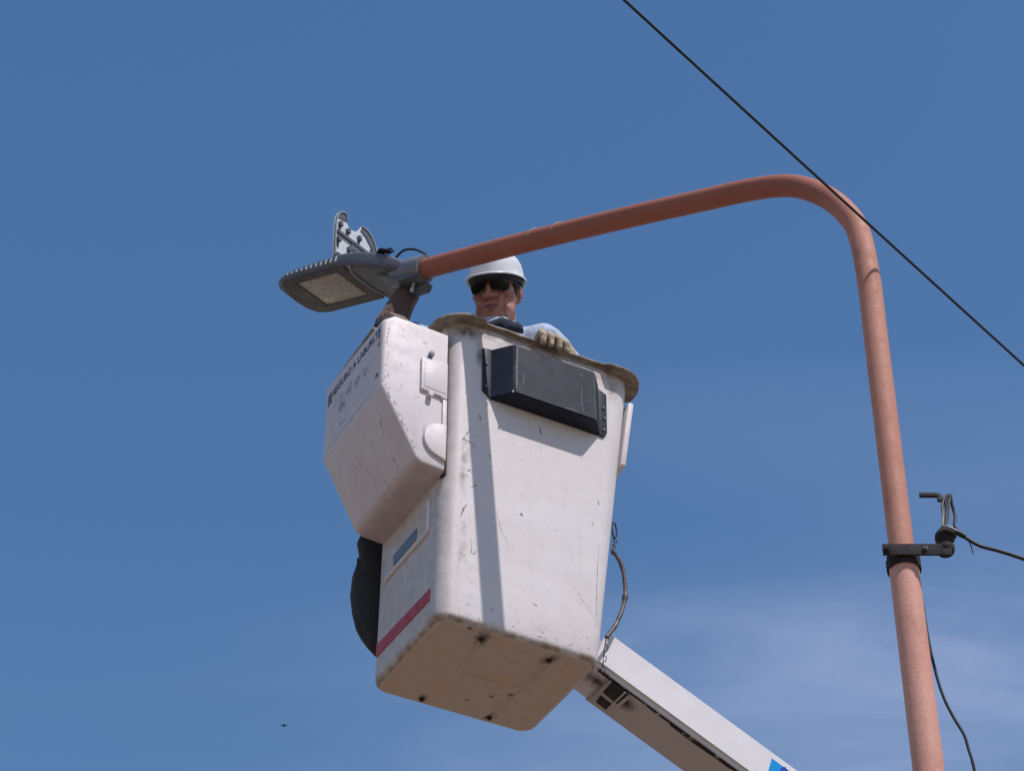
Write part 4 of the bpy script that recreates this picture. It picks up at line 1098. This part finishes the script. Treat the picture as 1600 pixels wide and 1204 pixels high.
# right hand, reaching under the street light: palm and five bent fingers
hd = (WR_R - EL_R).normalized(); hs = hd.cross(Vector((0.35, 0.9, 0.1))).normalized(); hn = hd.cross(hs).normalized()
palm = WR_R + hd * 0.05
body += [('cap', WR_R, palm, 0.027, 0.024), ('cap', palm - hs * 0.024, palm + hs * 0.024, 0.018, 0.018)]
for k, (off, L1) in enumerate(((-0.034, 0.036), (-0.012, 0.042), (0.011, 0.040), (0.033, 0.031))):
    a = palm + hs * off + hd * 0.012; b = a + hd * L1 + hn * 0.008; c = b + hd * L1 * 0.45 + hn * L1 * 0.6; e = c + hn * L1 * 0.55
    body += [('cap', a, b, 0.0098, 0.0092), ('cap', b, c, 0.0092, 0.0085), ('cap', c, e, 0.0085, 0.0078)]
a = palm - hs * 0.030 - hd * 0.022; b = a - hs * 0.026 + hd * 0.022 + hn * 0.012; c = b + hd * 0.030 + hn * 0.014
body += [('cap', a, b, 0.012, 0.0108), ('cap', b, c, 0.0105, 0.009)]
link('body', blob(body, 0.0042, 2), M['skin'], man, 0).data.shade_smooth()
# lips
bm = bmesh.new()
for dz, r0 in ((-0.0585, 0.0026), (-0.0645, 0.0030)):
    add_tube(bm, [hp(x, -0.1012 + 10 * x * x + (0.002 if dz > -.06 else 0.001), dz - (6 if dz > -.06 else 2) * x * x) for x in [-0.027 + 0.054 * i / 10 for i in range(11)]], [r0 * (0.3 + 0.7 * math.sin(PI * (i + .6) / 11.2)) for i in range(11)], 8)
link('lips', bm_mesh(bm), M['lips'], man)
# shirt
def cloth_obj(name, parts, vox, mat, amp=0.004, fr_=16, sm=3):
    me = blob(parts, vox, sm)
    me.update()
    nn = [v.normal.copy() for v in me.vertices]
    for v, q in zip(me.vertices, nn):
        d_ = noise.noise(v.co * fr_) + 0.5 * noise.noise(v.co * fr_ * 2.3 + Vector((3, 1, 7)))
        v.co += q * d_ * amp
    o = link(name, me, mat, man, 0); me.shade_smooth(); return o
shirt = [('cap', pv(-.10, 0.03, 1.375), pv(.10, 0.03, 1.375), 0.082, 0.082), ('cap', pv(0, 0.03, 1.38), pv(0, 0.03, 1.18), 0.125, 0.140), ('cap', pv(-.06, 0.03, 1.2), pv(-.05, 0.03, 0.92), 0.12, 0.125), ('cap', pv(.06, 0.03, 1.2), pv(.05, 0.03, 0.92), 0.12, 0.125),
         ('cap', pv(.10, 0.025, 1.385), SH_L, 0.078, 0.066), ('cap', SH_L, EL_L, 0.066, 0.056), ('cap', EL_L, EL_L.lerp(WR_L, 0.62), 0.056, 0.047),
         ('cap', pv(-.10, 0.025, 1.375), SH_R, 0.078, 0.062), ('cap', SH_R, SH_R.lerp(EL_R, 0.55), 0.062, 0.056)]
cloth_obj('shirt', shirt, 0.006, M['shirt'], 0.011, 14)
# navy undershirt and open collar
bm = bmesh.new(); nz = (neck_top - pv(0, 0.02, 1.40)).normalized(); nb = pv(0.004, 0.008, 1.402)
m = axis_mat(nb, nz + Vector((0, 0.25, 0)), (1, 0, 0))
add_lathe(bm, [(0.085, -0.055), (0.090, -0.02), (0.082, 0.010), (0.071, 0.028), (0.066, 0.026), (0.066, 0.0), (0.066, -0.05)], m, 32); link('undershirt_neck', bm_mesh(bm), M['navy'], man)
bm = bmesh.new()
for s in (1, -1):
    rows = []
    for i in range(7):
        a = R(90) - s * R(14 + i * 12.0)                      # from the nape round to the throat
        c_, s_ = math.cos(a), math.sin(a); k = i / 12
        rows.append([bm.verts.new(m @ Vector((c_ * q, s_ * q * 0.98, z))) for q, z in ((0.080, 0.034 - 0.024 * k), (0.090, 0.036 - 0.026 * k), (0.106 + 0.010 * k, -0.005 - 0.045 * k), (0.098 + 0.010 * k, -0.012 - 0.045 * k))])
    for p_, q_ in zip(rows, rows[1:]):
        for i in range(4): bm.faces.new((p_[i], p_[(i + 1) % 4], q_[(i + 1) % 4], q_[i]))
    bm.faces.new(rows[0]); bm.faces.new(rows[-1])
link('collar', bm_mesh(bm), M['shirt'], man, 40)
cloth_obj('undershirt', [('cap', pv(-0.055, -0.062, 1.372), pv(0.020, -0.082, 1.392), 0.036, 0.036), ('cap', pv(0.020, -0.082, 1.392), pv(0.078, -0.058, 1.402), 0.036, 0.024)], 0.005, M['navy'], 0.004, 30)
# dark sleeve end at the raised elbow
cloth_obj('rolled_sleeve', [('cap', SH_R.lerp(EL_R, 0.5), EL_R, 0.058, 0.052), ('cap', EL_R, EL_R.lerp(WR_R, 0.10), 0.053, 0.054)], 0.006, M['navy'], 0.006, 22)
cloth_obj('forearm_cover', [('cap', EL_R.lerp(WR_R, 0.12), WR_R, 0.054, 0.045), ('cap', WR_R, WR_R.lerp(palm, 0.5), 0.042, 0.036)], 0.005, M['forearm_cover'], 0.004, 30)  # added dark brown layer that darkens the right forearm
# trousers and boots
tr = [('cap', pv(-.05, 0.03, 0.97), pv(.05, 0.03, 0.97), 0.135, 0.135)]
for s in (1, -1): tr += [('cap', pv(s * 0.085, 0.02, 0.90), pv(s * 0.095, -0.01, 0.50), 0.095, 0.072), ('cap', pv(s * 0.095, -0.01, 0.50), pv(s * 0.10, 0.03, 0.13), 0.072, 0.060)]
cloth_obj('trousers', tr, 0.010, M['trousers'], 0.005, 12)
for s in (1, -1):
    cloth_obj('boot', [('cap', pv(s * 0.10, 0.035, 0.19), pv(s * 0.10, 0.045, 0.085), 0.055, 0.052), ('cap', pv(s * 0.10, 0.05, 0.072), pv(s * 0.106, -0.13, 0.066), 0.044, 0.040)], 0.008, M['boot'], 0.0, 10)
# hair under the hat
cloth_obj('hair', [he((0, 0.030, 0.030), (0.081, 0.088, 0.070)), he((0, 0.050, 0.004), (0.071, 0.056, 0.046)), he((0.075, -0.022, 0.014), (0.0055, 0.016, 0.034)), he((-0.075, -0.022, 0.014), (0.0055, 0.016, 0.034))], 0.004, M['hair'], 0.0015, 60, 2)
# left glove gripping the rim
GP = pv(0.190, -0.168, 1.262)                                # knuckles
bkM = Matrix.Rotation(YAW, 3, 'Z'); gu = bkM @ Vector((1, 0, 0)); gn = bkM @ Vector((0, -1, 0))     # along the rim, outwards
up_ = Vector((0, 0, 1))
rimp = BO + bkM @ Vector((0.400, -0.014, 1.266)) - PO        # top of the rim where the hand lies
g = []
wr = WR_L.copy()
kn = rimp + up_ * 0.017 + gn * 0.004
g += [('cap', wr, kn - gn * 0.03, 0.036, 0.030), ('cap', kn - gu * 0.034 - gn * 0.022, kn + gu * 0.034 - gn * 0.018, 0.021, 0.020), ('cap', kn - gu * 0.032 - gn * 0.05, kn + gu * 0.030 - gn * 0.05, 0.021, 0.021)]
for k, (o_, L1, dz) in enumerate(((-0.047, 0.044, 0.0), (-0.016, 0.050, 0.005), (0.016, 0.048, 0.003), (0.047, 0.038, -0.005))):
    a = kn + gu * o_ - gn * 0.010 + up_ * dz; b = a + gn * 0.030 + up_ * 0.004; c = b + gn * 0.018 - up_ * 0.026; e = c - up_ * (L1 * 0.62) - gn * 0.004
    g += [('cap', a, b, 0.0128, 0.0136), ('cap', b, c, 0.0136, 0.0126), ('cap', c, e, 0.0126, 0.0110)]
a = kn - gu * 0.040 - gn * 0.045; b = a - gu * 0.030 - gn * 0.006 - up_ * 0.016; c = b - up_ * 0.030 - gu * 0.004
g += [('cap', a, b, 0.015, 0.0135), ('cap', b, c, 0.0135, 0.0115)]
gl = cloth_obj('glove', g, 0.0028, M['glove'], 0.0022, 55, 1); gl['label'] = 'tan leather glove gripping the rim'
cloth_obj('glove_cuff', [('cap', wr.lerp(kn, 0.05), wr.lerp(EL_L, 0.22), 0.041, 0.046)], 0.005, M['glove'], 0.003, 40, 2)

# hard hat: shell, peak and brim in one piece
bm = bmesh.new(); seg_ = 56; rings = []
hat_prof = [(0.0, 1.0), (0.18, 0.985), (0.36, 0.94), (0.54, 0.86), (0.70, 0.74), (0.82, 0.60), (0.905, 0.44), (0.955, 0.26), (0.985, 0.08), (1.0, -0.06)]
def hat_pt(a, rr, zz, brim=0.0, dz=0.0):
    front = max(0.0, -math.sin(a)) ** 2.2
    rx, ry = 0.095, 0.120
    x = math.cos(a) * rx * rr; y = math.sin(a) * ry * rr
    ridge = 0.004 * math.exp(-(x / 0.016) ** 2) * (1 if zz > 0.3 else zz / 0.3 if zz > 0 else 0)
    e = brim * (0.007 + 0.034 * front)
    x += math.cos(a) * e; y += math.sin(a) * e
    return hp(x, y + 0.004, 0.059 + 0.102 * zz + ridge + dz - brim * 0.006 * front)
top = bm.verts.new(hat_pt(0, 0, 1.0))
for rr, zz in hat_prof[1:]: rings.append([bm.verts.new(hat_pt(2 * PI * i / seg_, rr, zz)) for i in range(seg_)])
for br_, dz in ((0.35, 0.0005), (1.0, -0.003), (1.06, -0.006), (1.0, -0.009), (0.3, -0.007)): rings.append([bm.verts.new(hat_pt(2 * PI * i / seg_, 1.0, -0.08, br_, dz)) for i in range(seg_)])
for rr, zz in reversed(hat_prof[1:]): rings.append([bm.verts.new(hat_pt(2 * PI * i / seg_, rr * 0.965, zz * 0.965 - 0.01)) for i in range(seg_)])
bot = bm.verts.new(hat_pt(0, 0, 0.95))
for i in range(seg_): bm.faces.new((top, rings[0][i], rings[0][(i + 1) % seg_]))
for a, b in zip(rings, rings[1:]):
    for i in range(seg_): bm.faces.new((a[i], b[i], b[(i + 1) % seg_], a[(i + 1) % seg_]))
for i in range(seg_): bm.faces.new((bot, rings[-1][(i + 1) % seg_], rings[-1][i]))
hat = link('hard_hat', bm_mesh(bm), M['hat'], man, 60)
bm = bmesh.new(); rA = []
for zz, q in ((-0.30, 0.90), (-0.30, 0.94), (0.10, 0.94), (0.10, 0.90)): rA.append([bm.verts.new(hat_pt(2 * PI * i / 40, q, zz)) for i in range(40)])
for a, b in zip(rA, rA[1:] + rA[:1]):
    for i in range(40): bm.faces.new((a[i], a[(i + 1) % 40], b[(i + 1) % 40], b[i]))
link('hat_band', bm_mesh(bm), M['hat_in'], hat)
# sunglasses
sg = []
for s in (1, -1):
    bm = bmesh.new(); rows = []
    for j in range(7):
        v_ = -1 + 2 * j / 6; row = []
        for i in range(13):
            u_ = -1 + 2 * i / 12
            wl = 1 - 0.10 * (v_ < 0) * abs(v_) ** 2
            x = s * (0.0375 + 0.0315 * u_ * wl); z = 0.010 + 0.0215 * v_ * (1 - 0.25 * abs(u_) ** 3) - 0.003 * u_
            y = -0.1065 + 4.6 * x * x * 1.25 - 0.0015 * (1 - v_ * v_)
            row.append(bm.verts.new(hp(x, y, z)))
        rows.append(row)
    for a, b in zip(rows, rows[1:]):
        for i in range(12): bm.faces.new((a[i], a[i + 1], b[i + 1], b[i]))
    bmesh.ops.solidify(bm, geom=list(bm.faces), thickness=0.002)
    link('sunglass_lens', bm_mesh(bm), M['glass_dark'], man, 60)
bm = bmesh.new()
add_tube(bm, [hp(x, -0.108 + 5.75 * x * x, 0.0285 - 0.3 * abs(x) ** 1.0 * 0.06) for x in [-0.068 + 0.136 * i / 20 for i in range(21)]], 0.0032, 8)
for s in (1, -1): add_tube(bm, [hp(s * 0.068, -0.0815, 0.022), hp(s * 0.0785, -0.055, 0.020), hp(s * 0.0815, -0.01, 0.017), hp(s * 0.0810, 0.014, 0.012)], 0.0030, 8)
link('sunglass_frame', bm_mesh(bm), M['glass_frame'], man)

# ------------------------------------------------------------------ a bird far off
bird = empty('bird', Vector((-0.0, 0, 0)))
dirb = Vector((-0.0901, 0.0, 0.0))
pt = math.radians(39.85); fw = Vector((0, math.cos(pt), math.sin(pt))); upv = Vector((0, -math.sin(pt), math.cos(pt)))
BP = Vector((0, 0, 1.6)) + (fw + Vector((1, 0, 0)) * ((444 - 800) / 3950) - upv * ((1133 - 602) / 3950)) * 190
bird.location = BP; bird.rotation_euler = (0, R(3), R(80))
tag(bird, 'tiny dark bird far away at the lower left', 'bird')
link('body', blob([('cap', (-0.12, 0, 0.0), (0.10, 0, 0.01), 0.045, 0.055), ('ell', (0.16, 0, 0.02), (0.05, 0.04, 0.04)), ('cap', (0.19, 0, 0.02), (0.23, 0, 0.012), 0.016, 0.006)], 0.01, 1), M['feather'], bird)
for s in (1, -1):
    bm = bmesh.new(); add_prism(bm, [(0.06, s * 0.03), (0.07, s * 0.16), (0.01, s * 0.30), (-0.03, s * 0.29), (-0.03, s * 0.16), (-0.06, s * 0.03)], 0.02, 0.035, 0.0, 'z')
    for v in bm.verts: v.co.z += abs(v.co.y) * 0.12
    link('wing', bm_mesh(bm), M['feather'], bird, 0)
bm = bmesh.new(); add_prism(bm, [(-0.12, -0.03), (-0.22, -0.05), (-0.22, 0.05), (-0.12, 0.03)], -0.005, 0.008, 0, 'z'); link('tail', bm_mesh(bm), M['feather'], bird, 0)
